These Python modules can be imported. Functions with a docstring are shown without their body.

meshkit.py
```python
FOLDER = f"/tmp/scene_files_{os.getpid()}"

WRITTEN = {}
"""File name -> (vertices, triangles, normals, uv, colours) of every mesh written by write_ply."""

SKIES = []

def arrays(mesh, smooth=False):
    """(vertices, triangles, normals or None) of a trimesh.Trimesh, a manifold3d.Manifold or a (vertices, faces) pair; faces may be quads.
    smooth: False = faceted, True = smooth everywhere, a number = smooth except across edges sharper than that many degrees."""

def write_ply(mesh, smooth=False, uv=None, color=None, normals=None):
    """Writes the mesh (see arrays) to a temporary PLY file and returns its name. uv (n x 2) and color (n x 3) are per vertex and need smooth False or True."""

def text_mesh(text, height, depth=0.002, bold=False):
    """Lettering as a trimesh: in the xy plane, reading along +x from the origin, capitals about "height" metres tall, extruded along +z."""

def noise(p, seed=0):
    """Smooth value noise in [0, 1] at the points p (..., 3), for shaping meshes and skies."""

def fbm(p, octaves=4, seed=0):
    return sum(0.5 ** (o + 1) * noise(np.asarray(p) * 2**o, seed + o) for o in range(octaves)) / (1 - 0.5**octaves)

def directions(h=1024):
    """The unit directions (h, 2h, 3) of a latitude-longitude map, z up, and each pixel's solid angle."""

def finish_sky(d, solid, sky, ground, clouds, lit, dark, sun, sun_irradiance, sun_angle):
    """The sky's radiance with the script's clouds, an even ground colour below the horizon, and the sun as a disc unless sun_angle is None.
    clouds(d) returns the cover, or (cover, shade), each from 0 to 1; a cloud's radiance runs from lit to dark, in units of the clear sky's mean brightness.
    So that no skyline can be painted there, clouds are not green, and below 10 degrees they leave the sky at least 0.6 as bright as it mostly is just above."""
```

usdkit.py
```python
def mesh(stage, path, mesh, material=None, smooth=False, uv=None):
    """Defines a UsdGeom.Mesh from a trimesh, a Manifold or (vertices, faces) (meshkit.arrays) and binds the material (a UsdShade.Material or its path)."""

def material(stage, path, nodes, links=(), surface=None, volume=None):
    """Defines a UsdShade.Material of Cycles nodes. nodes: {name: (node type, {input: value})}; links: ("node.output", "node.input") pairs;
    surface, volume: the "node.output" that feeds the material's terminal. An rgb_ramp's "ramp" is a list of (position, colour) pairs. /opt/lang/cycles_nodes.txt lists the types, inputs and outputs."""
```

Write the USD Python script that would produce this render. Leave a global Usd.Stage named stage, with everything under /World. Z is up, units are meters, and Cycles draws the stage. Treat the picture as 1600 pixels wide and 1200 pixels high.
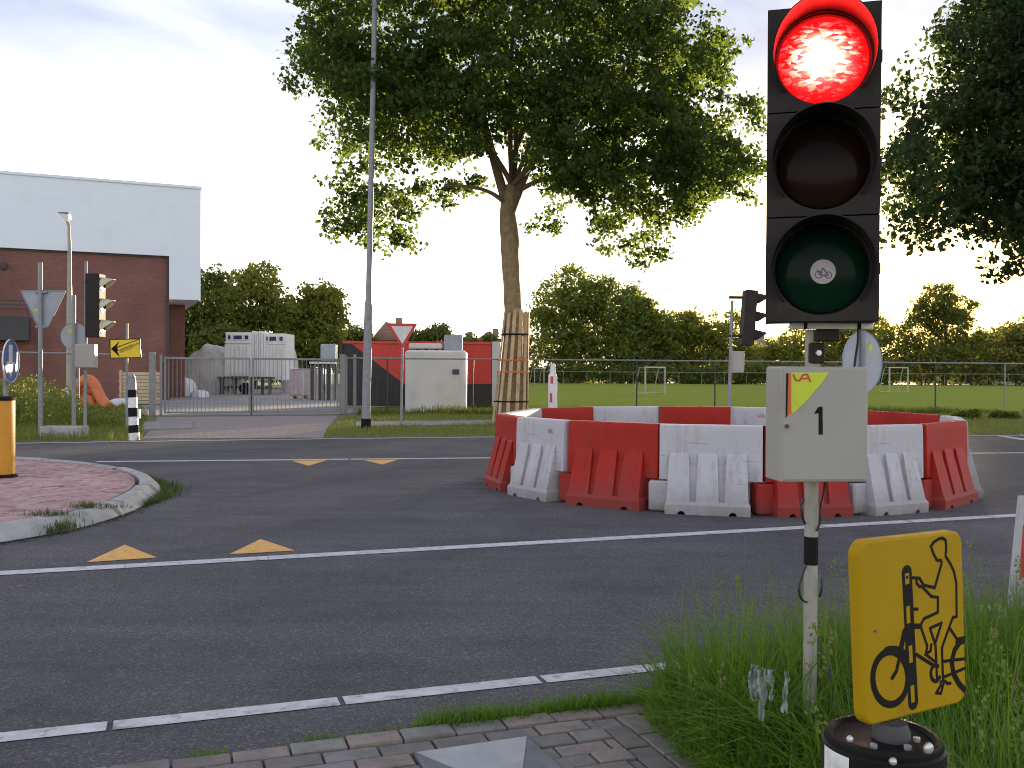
import math, random
import numpy as np, trimesh, manifold3d as m3, usdkit, meshkit
from pxr import Usd, UsdGeom, UsdLux, UsdShade, Gf, Vt, Sdf
from shapely.geometry import Polygon, LineString, Point, box as sbox
from shapely import affinity
from shapely.ops import unary_union

stage = Usd.Stage.CreateInMemory()
UsdGeom.Xform.Define(stage, '/World')
rng = np.random.default_rng(7)

# ------------------------------------------------------------------ camera
EYE = np.array([0.0, 0.0, 1.45])
FPX = 1500.0
_p, _r = math.radians(-0.63), 0.0056
_F = np.array([0, math.cos(_p), math.sin(_p)])
_X = np.array([1.0, 0, 0]); _U = np.cross(_X, _F)
RIGHT = math.cos(_r) * _X + math.sin(_r) * _U
UP = np.cross(RIGHT, _F)
FWD = _F
cam = UsdGeom.Camera.Define(stage, '/World/camera')
cam.CreateHorizontalApertureAttr(36.0); cam.CreateFocalLengthAttr(36.0 * FPX / 1600)
cam.AddTransformOp().Set(Gf.Matrix4d(*[float(x) for x in (*RIGHT, 0, *UP, 0, *(-FWD), 0, *EYE, 1)]))
cam.CreateExposureAttr(1.80)

# ------------------------------------------------------------------ sky and sun
EL, AZ = math.radians(3.6), 0.40
SUND = np.array([math.sin(AZ) * math.cos(EL), math.cos(AZ) * math.cos(EL), math.sin(EL)])
dome = UsdLux.DomeLight.Define(stage, '/World/sky')
_n = {
    's': ('sky_texture', {'sky_type': 'single_scattering', 'sun_disc': False, 'sun_elevation': EL, 'sun_rotation': AZ}),
    'tc': ('texture_coordinate', {}), 'sep': ('separate_xyz', {}),
    'zc': ('math', {'math_type': 'maximum', 'value2': 0.0}), 'za': ('math', {'math_type': 'add', 'value2': 0.12}),
    'cz': ('combine_xyz', {}), 'pl': ('vector_math', {'math_type': 'divide'}),
    'n1': ('noise_texture', {'scale': 1.1, 'detail': 6.0, 'roughness': 0.55, 'distortion': 0.35}),
    'cr': ('map_range', {'from_min': 0.46, 'from_max': 0.78, 'clamp': True}),
    'dot': ('vector_math', {'math_type': 'dot_product', 'vector2': tuple(SUND)}),
    'gl': ('map_range', {'from_min': 0.962, 'from_max': 1.0, 'clamp': True}),
    'gp': ('math', {'math_type': 'power', 'value2': 2.0}),
    'lowc': ('map_range', {'range_type': 'smoothstep', 'from_min': 0.15, 'from_max': 0.34, 'clamp': True}),
    'hi': ('mix_color', {'a': (6.6, 6.3, 6.1), 'b': (1.62, 1.86, 2.55), 'use_clamp': False}),
    'cl': ('math', {'math_type': 'multiply'}), 'hi2': ('mix_color', {'b': (4.4, 4.4, 4.5), 'use_clamp': False}),
    'glow': ('mix_color', {'b': (10., 7.2, 3.0), 'use_clamp': False}),
    'mx': ('mix_color', {'fac': 0.86, 'use_clamp': False}),
    'b': ('background_shader', {'strength': 0.1})}
_l = [('tc.generated', 'sep.vector'), ('sep.z', 'zc.value1'), ('zc.value', 'za.value1'), ('za.value', 'cz.x'), ('za.value', 'cz.y'), ('za.value', 'cz.z'),
      ('tc.generated', 'pl.vector1'), ('cz.vector', 'pl.vector2'), ('pl.vector', 'n1.vector'), ('n1.fac', 'cr.value'),
      ('tc.generated', 'dot.vector1'), ('dot.value', 'gl.value'), ('gl.result', 'gp.value1'), ('sep.z', 'lowc.value'), ('lowc.result', 'hi.fac'),
      ('hi.result', 'hi2.a'), ('cr.result', 'cl.value1'), ('lowc.result', 'cl.value2'), ('cl.value', 'hi2.fac'), ('hi2.result', 'glow.a'), ('gp.value', 'glow.fac'),
      ('s.color', 'mx.a'), ('glow.result', 'mx.b'), ('mx.result', 'b.color')]
UsdShade.MaterialBindingAPI.Apply(dome.GetPrim()).Bind(usdkit.material(stage, '/World/Looks/sky_clouds', _n, _l, surface='b.background'))
sun = UsdLux.DistantLight.Define(stage, '/World/sun')
sun.CreateIntensityAttr(1.1); sun.CreateAngleAttr(0.5); sun.CreateNormalizeAttr(True); sun.CreateColorAttr(Gf.Vec3f(1.0, 0.80, 0.52))
sun.AddRotateZOp().Set(-math.degrees(AZ)); sun.AddRotateXOp().Set(-90 + math.degrees(EL))

# ------------------------------------------------------------------ survey helpers: photograph pixel -> point in the place
def ray(u, v):
    d = (u - 800) / FPX * RIGHT - (v - 600) / FPX * UP + FWD
    return d / d[1]
def gp(u, v, z=0.0):
    d = ray(u, v); t = (z - EYE[2]) / d[2]
    return EYE + d * t
def at(u, v, Y):
    return EYE + ray(u, v) * Y

# ------------------------------------------------------------------ materials
T = usdkit
def M(name, c1, c2=None, scale=4.0, rough=0.6, bump=0.0, bscale=60.0, metallic=0.0, spec=0.5, detail=4.0, lo=0.35, hi=0.65, dirt=None, dscale=1.2, dlo=0.52, dhi=0.75, coat=0.0):
    c2 = c2 or tuple(x * 0.82 for x in c1)
    n = {'tc': ('texture_coordinate', {}), 'no': ('noise_texture', {'scale': scale, 'detail': detail, 'roughness': 0.6}),
         'r': ('rgb_ramp', {'ramp': [(lo, c1), (hi, c2)]}),
         'p': ('principled_bsdf', {'roughness': rough, 'metallic': metallic, 'specular_ior_level': spec, 'coat_weight': coat})}
    l = [('tc.object', 'no.vector'), ('no.fac', 'r.fac')]
    out = 'r.color'
    if dirt:
        n['dn'] = ('noise_texture', {'scale': dscale, 'detail': 6.0, 'roughness': 0.68})
        n['dm'] = ('map_range', {'from_min': dlo, 'from_max': dhi, 'clamp': True})
        n['dx'] = ('mix_color', {'b': dirt})
        l += [('tc.object', 'dn.vector'), ('dn.fac', 'dm.value'), ('dm.result', 'dx.fac'), (out, 'dx.a')]
        out = 'dx.result'
    l.append((out, 'p.base_color'))
    if bump:
        n['bn'] = ('noise_texture', {'scale': bscale, 'detail': 3.0})
        n['bu'] = ('bump', {'strength': bump, 'distance': 0.01})
        l += [('tc.object', 'bn.vector'), ('bn.fac', 'bu.height'), ('bu.normal', 'p.normal')]
    return usdkit.material(stage, '/World/Looks/' + name, n, l, surface='p.BSDF')

def plastic(name, c1, c2, grime):
    n = {'tc': ('texture_coordinate', {}), 'no': ('noise_texture', {'scale': 3.0, 'detail': 4.0}), 'r': ('rgb_ramp', {'ramp': [(.35, c1), (.65, c2)]}),
         'st': ('mapping', {'scale': (7.0, 7.0, 1.6)}), 'sn': ('noise_texture', {'scale': 1.0, 'detail': 6.0, 'roughness': 0.7}), 'sm': ('map_range', {'from_min': 0.50, 'from_max': 0.76, 'to_max': 0.8, 'clamp': True}),
         'sep': ('separate_xyz', {}), 'zl': ('map_range', {'from_min': 0.0, 'from_max': 0.38, 'to_min': 0.85, 'to_max': 0.0, 'clamp': True}), 'dn': ('noise_texture', {'scale': 9.0, 'detail': 6.0, 'roughness': 0.7}), 'zm': ('math', {'math_type': 'multiply'}), 'z2': ('math', {'math_type': 'multiply', 'value2': 1.7}),
         'mx': ('math', {'math_type': 'maximum'}), 'sc': ('mapping', {'scale': (3.0, 3.0, 26.0), 'rotation': (0.1, 0.25, 0)}), 'scn': ('noise_texture', {'scale': 1.0, 'detail': 3.0}), 'scm': ('map_range', {'from_min': 0.645, 'from_max': 0.71, 'to_max': 0.5, 'clamp': True}), 'mx2': ('math', {'math_type': 'maximum'}),
         'd': ('mix_color', {'b': grime}), 'bn': ('noise_texture', {'scale': 60.0, 'detail': 3.0}), 'bu': ('bump', {'strength': 0.06, 'distance': 0.01}), 'p': ('principled_bsdf', {'roughness': 0.62, 'specular_ior_level': 0.22})}
    l = [('tc.object', 'no.vector'), ('no.fac', 'r.fac'), ('tc.object', 'st.vector'), ('st.vector', 'sn.vector'), ('sn.fac', 'sm.value'), ('tc.object', 'sep.vector'), ('sep.z', 'zl.value'), ('tc.object', 'dn.vector'),
         ('zl.result', 'zm.value1'), ('dn.fac', 'z2.value1'), ('z2.value', 'zm.value2'), ('zm.value', 'mx.value1'), ('sm.result', 'mx.value2'), ('tc.object', 'sc.vector'), ('sc.vector', 'scn.vector'), ('scn.fac', 'scm.value'), ('mx.value', 'mx2.value1'), ('scm.result', 'mx2.value2'),
         ('r.color', 'd.a'), ('mx2.value', 'd.fac'), ('d.result', 'p.base_color'), ('tc.object', 'bn.vector'), ('bn.fac', 'bu.height'), ('bu.normal', 'p.normal')]
    return usdkit.material(stage, '/World/Looks/' + name, n, l, surface='p.BSDF')

def leaf_mat(name, cols, trans=(0.10, 0.16, 0.02), tf=0.35, rough=0.5):
    k = len(cols)
    n = {'g': ('geometry', {}), 'r': ('rgb_ramp', {'ramp': [(i / max(1, k - 1), c) for i, c in enumerate(cols)]}),
         'p': ('principled_bsdf', {'roughness': rough, 'specular_ior_level': 0.3}), 't': ('translucent_bsdf', {'color': trans}), 'm': ('mix_closure', {'fac': tf})}
    return usdkit.material(stage, '/World/Looks/' + name, n, [('g.random_per_island', 'r.fac'), ('r.color', 'p.base_color'), ('p.BSDF', 'm.closure1'), ('t.BSDF', 'm.closure2')], surface='m.closure')

def asphalt():
    n = {'tc': ('texture_coordinate', {}), 'big': ('noise_texture', {'scale': 0.35, 'detail': 5.0, 'roughness': 0.6}),
         'st': ('mapping', {'scale': (0.25, 2.6, 1.0), 'rotation': (0, 0, -0.33)}), 'str': ('noise_texture', {'scale': 1.4, 'detail': 4.0}),
         'fine': ('noise_texture', {'scale': 170.0, 'detail': 2.0}), 'vor': ('voronoi_texture', {'scale': 110.0}),
         'r': ('rgb_ramp', {'ramp': [(0.25, (0.068, 0.064, 0.068)), (0.75, (0.134, 0.126, 0.131))]}),
         'mixst': ('mix_float', {'fac': 0.42}), 
         'sp': ('rgb_ramp', {'ramp': [(0.30, (0.55, 0.55, 0.55)), (0.50, (1, 1, 1)), (0.70, (1.55, 1.5, 1.45))]}),
         'vc': ('separate_color', {}), 'vr': ('rgb_ramp', {'ramp': [(0.0, (0.72, 0.72, 0.72)), (0.86, (1.08, 1.08, 1.08)), (0.95, (2.0, 1.9, 1.75))]}),
         'stn': ('noise_texture', {'scale': 0.9, 'detail': 7.0, 'roughness': 0.7, 'distortion': 0.6}), 'stm': ('rgb_ramp', {'ramp': [(0.30, (1.14, 1.13, 1.12)), (0.48, (1.0, 1.0, 1.0)), (0.62, (0.80, 0.80, 0.81)), (0.72, (0.66, 0.66, 0.67))]}), 'm3': ('mix', {'mix_type': 'multiply', 'fac': 0.8}), 'm1': ('mix', {'mix_type': 'multiply', 'fac': 0.85}), 'm2': ('mix', {'mix_type': 'multiply', 'fac': 0.75}),
         'p': ('principled_bsdf', {'roughness': 0.9, 'specular_ior_level': 0.20}), 'bu': ('bump', {'strength': 0.55, 'distance': 0.006})}
    l = [('tc.object', 'big.vector'), ('tc.object', 'st.vector'), ('st.vector', 'str.vector'), ('tc.object', 'fine.vector'), ('tc.object', 'vor.vector'),
         ('big.fac', 'mixst.a'), ('str.fac', 'mixst.b'), ('mixst.result', 'r.fac'), ('fine.fac', 'sp.fac'), ('vor.color', 'vc.color'), ('vc.r', 'vr.fac'),
         ('r.color', 'm1.color1'), ('sp.color', 'm1.color2'), ('m1.color', 'm2.color1'), ('vr.color', 'm2.color2'), ('tc.object', 'stn.vector'), ('stn.fac', 'stm.fac'), ('m2.color', 'm3.color1'), ('stm.color', 'm3.color2'), ('m3.color', 'p.base_color'),
         ('vor.distance', 'bu.height'), ('bu.normal', 'p.normal')]
    return usdkit.material(stage, '/World/Looks/asphalt', n, l, surface='p.BSDF')

ASPH = asphalt()
LINE = M('road_paint', (0.62, 0.60, 0.60), (0.48, 0.46, 0.46), 9, 0.75, 0.3, 120, spec=0.2, dirt=(0.15, 0.145, 0.14), dscale=11, dlo=0.52, dhi=0.74)
YLINE = M('yellow_road_paint', (0.80, 0.42, 0.10), (0.66, 0.33, 0.07), 12, 0.7, 0.3, 120, dirt=(0.26, 0.17, 0.09), dscale=14, dlo=0.54, dhi=0.76)
SOIL = M('verge_soil', (0.15, 0.15, 0.05), (0.11, 0.12, 0.035), 3.0, 0.95, 0.6, 30, dirt=(0.16, 0.13, 0.075), dscale=0.8)
FIELD = M('sports_turf', (0.215, 0.25, 0.045), (0.25, 0.28, 0.055), 0.35, 0.95, 0.4, 8, spec=0.0, lo=0.3, hi=0.7, dirt=(0.185, 0.21, 0.04), dscale=0.09)
YARD = M('yard_paving', (0.27, 0.245, 0.24), (0.20, 0.18, 0.18), 0.6, 0.9, 0.3, 20, dirt=(0.15, 0.15, 0.10), dscale=0.35)
DRIVE = M('drive_joint', (0.16, 0.13, 0.12), (0.12, 0.10, 0.09), 3, 0.95)
PATH = M('path_concrete', (0.27, 0.25, 0.235), (0.21, 0.195, 0.18), 1.5, 0.9, 0.3, 40)
JOINT = M('joint_sand', (0.10, 0.085, 0.07), (0.065, 0.06, 0.045), 20, 0.95, 0.5, 90)
PAV = [M('paver_%s' % s, c, tuple(x * 0.75 for x in c), 14, 0.88, 0.5, 130, dirt=(0.12, 0.105, 0.085), dscale=5) for s, c in
       (('warm', (0.27, 0.215, 0.185)), ('grey', (0.235, 0.215, 0.20)), ('dark', (0.20, 0.175, 0.16)))]
PINK = [M('clinker_%s' % s, c, tuple(x * 0.78 for x in c), 12, 0.9, 0.4, 90, dirt=(0.20, 0.13, 0.115), dscale=3) for s, c in
        (('pink', (0.48, 0.29, 0.285)), ('rose', (0.43, 0.255, 0.26)), ('pale', (0.50, 0.335, 0.325)))]
DPINK = [M('drive_clinker_%s' % s, c, tuple(x * 0.8 for x in c), 6, 0.9, 0.3, 60, dirt=(0.22, 0.19, 0.17), dscale=1.2) for s, c in
         (('pink', (0.33, 0.245, 0.23)), ('grey', (0.30, 0.25, 0.24)))]
KERB = M('kerb_concrete', (0.40, 0.39, 0.38), (0.31, 0.305, 0.29), 5, 0.9, 0.4, 80, dirt=(0.14, 0.14, 0.10), dscale=3.2)
TILE = M('tile_grey', (0.17, 0.175, 0.18), (0.13, 0.135, 0.14), 9, 0.9, 0.4, 90, dirt=(0.09, 0.09, 0.085), dscale=6)
WCONC = M('white_concrete', (0.40, 0.39, 0.385), (0.33, 0.325, 0.32), 6, 0.85, 0.4, 90, dirt=(0.24, 0.21, 0.19), dscale=5, dlo=0.55, dhi=0.72)
RED = plastic('red_plastic', (0.37, 0.018, 0.011), (0.31, 0.016, 0.010), (0.17, 0.055, 0.045))
WHT = plastic('white_plastic', (0.46, 0.45, 0.475), (0.42, 0.41, 0.435), (0.21, 0.185, 0.165))
REDT = M('red_lettering', (0.42, 0.13, 0.12), rough=0.6)
HOUS = M('housing_black', (0.032, 0.027, 0.025), (0.024, 0.020, 0.019), 8, 0.65, 0.12, 150, spec=0.14, dirt=(0.052, 0.044, 0.040), dscale=4)
VIS = M('visor_black', (0.016, 0.013, 0.013), (0.011, 0.009, 0.009), 8, 0.45, spec=0.2)
CABLE = M('cable_black', (0.012, 0.012, 0.013), rough=0.45)
BOX = M('cabinet_grey', (0.31, 0.30, 0.27), (0.29, 0.28, 0.25), 2.5, 0.42, 0.05, 200, dirt=(0.24, 0.23, 0.20), dscale=7, dlo=0.6, dhi=0.8)
POLE = M('pole_white', (0.34, 0.325, 0.285), (0.29, 0.275, 0.24), 6, 0.5, 0.1, 90, dirt=(0.20, 0.19, 0.15), dscale=7)
GALV = M('galvanised_steel', (0.25, 0.26, 0.275), (0.20, 0.21, 0.22), 9, 0.6, metallic=0.1, dirt=(0.16, 0.16, 0.16), dscale=3)
SIGNBK = M('sign_back_grey', (0.34, 0.37, 0.41), (0.30, 0.33, 0.37), 4, 0.55, dirt=(0.26, 0.27, 0.28), dscale=5)
BOLT = M('bolt_steel', (0.55, 0.55, 0.54), (0.45, 0.45, 0.44), 30, 0.35, metallic=0.7)
BLK = M('gloss_black', (0.008, 0.008, 0.008), (0.012, 0.012, 0.011), 10, 0.42, 0.1, 60, spec=0.08)
BLKM = M('matt_black', (0.010, 0.009, 0.009), (0.014, 0.013, 0.013), 10, 0.7, spec=0.1)
YEL = M('sign_yellow', (0.345, 0.215, 0.002), (0.31, 0.19, 0.002), 5, 0.6, 0.05, 160, spec=0.15, dirt=(0.27, 0.155, 0.01), dscale=10, dlo=0.56, dhi=0.8)
YELS = M('arrow_yellow', (0.80, 0.56, 0.02), (0.72, 0.50, 0.02), 5, 0.5, dirt=(0.5, 0.36, 0.05), dscale=6)
YBOL = M('bollard_yellow', (0.56, 0.25, 0.006), (0.50, 0.22, 0.006), 5, 0.45, dirt=(0.42, 0.2, 0.02), dscale=6)
LIME = M('sticker_lime', (0.50, 0.58, 0.02), (0.46, 0.54, 0.02), 8, 0.5)
ORNG = M('sticker_orange', (0.62, 0.12, 0.03), rough=0.5)
STK = M('sticker_grey', (0.42, 0.38, 0.38), (0.36, 0.32, 0.33), 30, 0.6)
PURP = M('sticker_ink', (0.10, 0.05, 0.12), rough=0.6)
WRET = M('reflective_white', (0.72, 0.72, 0.72), (0.62, 0.62, 0.63), 20, 0.45, dirt=(0.4, 0.4, 0.38), dscale=15)
SRED = M('sign_red', (0.52, 0.04, 0.03), (0.46, 0.035, 0.03), 8, 0.5)
SWHT = M('sign_white', (0.66, 0.65, 0.62), (0.58, 0.57, 0.54), 6, 0.5)
SBLU = M('sign_blue', (0.05, 0.09, 0.34), (0.045, 0.08, 0.30), 6, 0.5)
BARKL = M('limb_bark', (0.20, 0.145, 0.085), (0.13, 0.095, 0.06), 7, 0.9, 1.0, 28)
BARKD = M('dark_bark', (0.13, 0.095, 0.06), (0.08, 0.06, 0.04), 7, 0.9, 1.0, 28)
BARK = M('tree_bark', (0.33, 0.235, 0.125), (0.20, 0.14, 0.078), 7, 0.9, 1.0, 28)
WOOD = M('guard_wood', (0.56, 0.42, 0.25), (0.44, 0.31, 0.18), 9, 0.8, 0.4, 60, dirt=(0.22, 0.15, 0.09), dscale=3)
ORIB = M('orange_ribbon', (0.75, 0.13, 0.03), rough=0.6)
CRED = M('container_red', (0.62, 0.045, 0.030), (0.56, 0.04, 0.028), 1.2, 0.5, dirt=(0.3, 0.04, 0.03), dscale=0.9)
CBLK = M('container_black', (0.022, 0.019, 0.018), (0.032, 0.026, 0.022), 1.5, 0.6)
CWHT = M('container_white', (0.55, 0.55, 0.56), (0.48, 0.48, 0.49), 2, 0.6)
TANK = M('tank_white', (0.64, 0.62, 0.60), (0.57, 0.55, 0.53), 0.9, 0.55, dirt=(0.44, 0.42, 0.42), dscale=0.8)
CLAD = M('white_cladding', (0.74, 0.80, 0.86), (0.71, 0.77, 0.84), 0.15, 0.5, dirt=(0.66, 0.71, 0.77), dscale=0.5)
ROOFT = M('roof_tile_pink', (0.30, 0.18, 0.14), (0.24, 0.14, 0.11), 1.0, 0.9)
GABLE = M('house_brick', (0.27, 0.17, 0.13), (0.22, 0.14, 0.11), 1.0, 0.9)
BAG = M('bulk_bag_white', (0.60, 0.60, 0.63), (0.48, 0.48, 0.52), 3, 0.7, 0.8, 9)
WRAP = M('shrink_wrap', (0.40, 0.32, 0.33), (0.32, 0.25, 0.27), 5, 0.35, 0.5, 20)
TARP = M('tarpaulin', (0.46, 0.45, 0.44), (0.36, 0.35, 0.34), 1.5, 0.8, 0.5, 6)
CABN = M('cabin_white', (0.66, 0.67, 0.68), (0.58, 0.59, 0.60), 2, 0.5)
GLZ = M('dark_glazing', (0.03, 0.05, 0.14), (0.02, 0.035, 0.10), 4, 0.15)
RACK = M('dark_steel', (0.035, 0.035, 0.04), (0.05, 0.05, 0.05), 6, 0.6)
ORAN = M('orange_plastic', (0.62, 0.17, 0.05), (0.52, 0.13, 0.04), 4, 0.5)
PLANK = M('pale_timber', (0.55, 0.45, 0.31), (0.45, 0.36, 0.24), 6, 0.8)
GWHT = M('goal_white', (0.40, 0.37, 0.33), rough=0.5)
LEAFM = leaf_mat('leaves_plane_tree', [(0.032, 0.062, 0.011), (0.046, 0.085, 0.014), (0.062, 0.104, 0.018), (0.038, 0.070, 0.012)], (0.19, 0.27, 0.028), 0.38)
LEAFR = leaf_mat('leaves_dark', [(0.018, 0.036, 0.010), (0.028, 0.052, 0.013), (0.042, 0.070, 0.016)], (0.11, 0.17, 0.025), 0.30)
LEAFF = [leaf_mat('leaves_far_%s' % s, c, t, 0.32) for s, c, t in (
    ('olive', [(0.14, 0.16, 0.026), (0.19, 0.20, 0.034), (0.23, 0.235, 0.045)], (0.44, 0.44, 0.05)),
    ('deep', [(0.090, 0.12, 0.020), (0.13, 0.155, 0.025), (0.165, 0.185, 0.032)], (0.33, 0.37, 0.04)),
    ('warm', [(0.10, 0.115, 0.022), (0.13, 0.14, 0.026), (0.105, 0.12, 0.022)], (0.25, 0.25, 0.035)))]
GRASS = leaf_mat('grass_lush', [(0.060, 0.130, 0.010), (0.105, 0.20, 0.014), (0.17, 0.27, 0.022), (0.26, 0.30, 0.05)], (0.28, 0.46, 0.03), 0.45, 0.5)
GRASSV = leaf_mat('grass_verge', [(0.15, 0.18, 0.035), (0.21, 0.205, 0.045), (0.27, 0.235, 0.07), (0.13, 0.17, 0.03)], (0.34, 0.36, 0.06), 0.35, 0.6)
STRAW = leaf_mat('dry_straw', [(0.30, 0.20, 0.10), (0.38, 0.28, 0.15), (0.22, 0.17, 0.07)], (0.3, 0.22, 0.1), 0.25, 0.7)
WEED = leaf_mat('weed_leaf', [(0.13, 0.16, 0.028), (0.19, 0.20, 0.042), (0.27, 0.22, 0.06), (0.32, 0.23, 0.08)], (0.32, 0.34, 0.06), 0.3, 0.6)
FILM = M('plastic_film', (0.30, 0.34, 0.32), (0.10, 0.14, 0.10), 14, 0.3, 0.6, 30)

def brick_wall_mat():
    n = {'tc': ('texture_coordinate', {}), 'b': ('brick_texture', {'scale': 1.0, 'brick_width': 0.22, 'row_height': 0.065, 'mortar_size': 0.010, 'color1': (0.255, 0.102, 0.072), 'color2': (0.195, 0.078, 0.060), 'mortar': (0.18, 0.11, 0.095)}),
         'sw': ('separate_xyz', {}), 'cb': ('combine_xyz', {}), 'no': ('noise_texture', {'scale': 0.45, 'detail': 5.0}),
         'r': ('rgb_ramp', {'ramp': [(0.35, (1.1, 1.08, 1.08)), (0.7, (0.72, 0.72, 0.75))]}), 'm': ('mix', {'mix_type': 'multiply', 'fac': 1.0}),
         'p': ('principled_bsdf', {'roughness': 0.9}), 'bu': ('bump', {'strength': 0.5, 'distance': 0.01, 'invert': True})}
    l = [('tc.object', 'sw.vector'), ('sw.x', 'cb.x'), ('sw.z', 'cb.y'), ('cb.vector', 'b.vector'), ('tc.object', 'no.vector'), ('no.fac', 'r.fac'),
         ('b.color', 'm.color1'), ('r.color', 'm.color2'), ('m.color', 'p.base_color'), ('b.fac', 'bu.height'), ('bu.normal', 'p.normal')]
    return usdkit.material(stage, '/World/Looks/brick_wall', n, l, surface='p.BSDF')
BRICK = brick_wall_mat()

# ------------------------------------------------------------------ scene-building helpers
_used = {}
def numbered(parent, name):
    k = (parent, name); i = _used.get(k, -1) + 1; _used[k] = i
    return f'{parent}/{name}' if i == 0 else f'{parent}/{name}_{i:03d}'
def tag(prim, label=None, cat=None, group=None, kind=None):
    for k, v in (('label', label), ('category', cat), ('group', group), ('kind', kind)):
        if v: prim.SetCustomDataByKey(k, v)
def thing(name, label=None, cat=None, loc=(0, 0, 0), rotz=0.0, group=None, kind=None, scale=(1, 1, 1)):
    x = UsdGeom.Xform.Define(stage, numbered('/World', name))
    x.AddTranslateOp().Set(Gf.Vec3d(*map(float, loc))); x.AddRotateZOp().Set(float(math.degrees(rotz))); x.AddScaleOp().Set(Gf.Vec3f(*map(float, scale)))
    tag(x.GetPrim(), label, cat, group, kind)
    return str(x.GetPath())
def part(name, mesh, mat, parent, smooth=False, label=None, kind=None):
    p = usdkit.mesh(stage, numbered(parent, name), mesh, mat, smooth=smooth)
    tag(p.GetPrim(), label=label, kind=kind)
    return str(p.GetPath())
def solo(name, mesh, mat, label=None, cat=None, group=None, kind=None, smooth=False):
    p = usdkit.mesh(stage, numbered('/World', name), mesh, mat, smooth=smooth)
    tag(p.GetPrim(), label, cat, group, kind)
    return str(p.GetPath())
def dup(src, loc, rotz, label, group=None, scale=(1, 1, 1), inst=True):
    name = src.rsplit('/', 1)[1]
    if name[-4:-3] == '_' and name[-3:].isdigit(): name = name[:-4]
    was = stage.GetPrimAtPath(src).GetCustomData()
    p = thing(name, label, was['category'], loc, rotz, group or was.get('group'), scale=scale)
    pr = stage.GetPrimAtPath(p)
    pr.GetReferences().AddInternalReference(src)
    if inst: pr.SetInstanceable(True)
    return p
cat_ = trimesh.util.concatenate
def bx(x0, x1, y0, y1, z0, z1):
    b = trimesh.creation.box([x1 - x0, y1 - y0, z1 - z0]); b.apply_translation(((x0 + x1) / 2, (y0 + y1) / 2, (z0 + z1) / 2)); return b
def rbox(x0, x1, y0, y1, z0, z1, r=0.01, seg=12):
    """box with rounded edges: hull of eight spheres"""
    s = m3.Manifold.sphere(r, seg); h = []
    for x in (x0 + r, x1 - r):
        for y in (y0 + r, y1 - r):
            for z in (z0 + r, z1 - r): h.append(s.translate((x, y, z)))
    return tm(m3.Manifold.batch_hull(h))
def cbox(x0, x1, y0, y1, z0, z1, c=0.006):
    """box with chamfered edges"""
    pts = []
    for sx, ax, in ((x0, 1), (x1, -1)):
        for sy, ay in ((y0, 1), (y1, -1)):
            for sz, az in ((z0, 1), (z1, -1)):
                pts += [(sx, sy + ay * c, sz + az * c), (sx + ax * c, sy, sz + az * c), (sx + ax * c, sy + ay * c, sz)]
    return trimesh.convex.convex_hull(np.array(pts))
def tm(man):
    m = man.to_mesh(); return trimesh.Trimesh(m.vert_properties[:, :3], m.tri_verts, process=False)
def cyl(r, z0, z1, x=0, y=0, n=24, r2=None):
    m = m3.Manifold.cylinder(z1 - z0, r, r if r2 is None else r2, n); t = tm(m); t.apply_translation((x, y, z0)); return t
def lathe(prof, n=32):
    return trimesh.creation.revolve(np.array(prof, float), sections=n)
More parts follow.
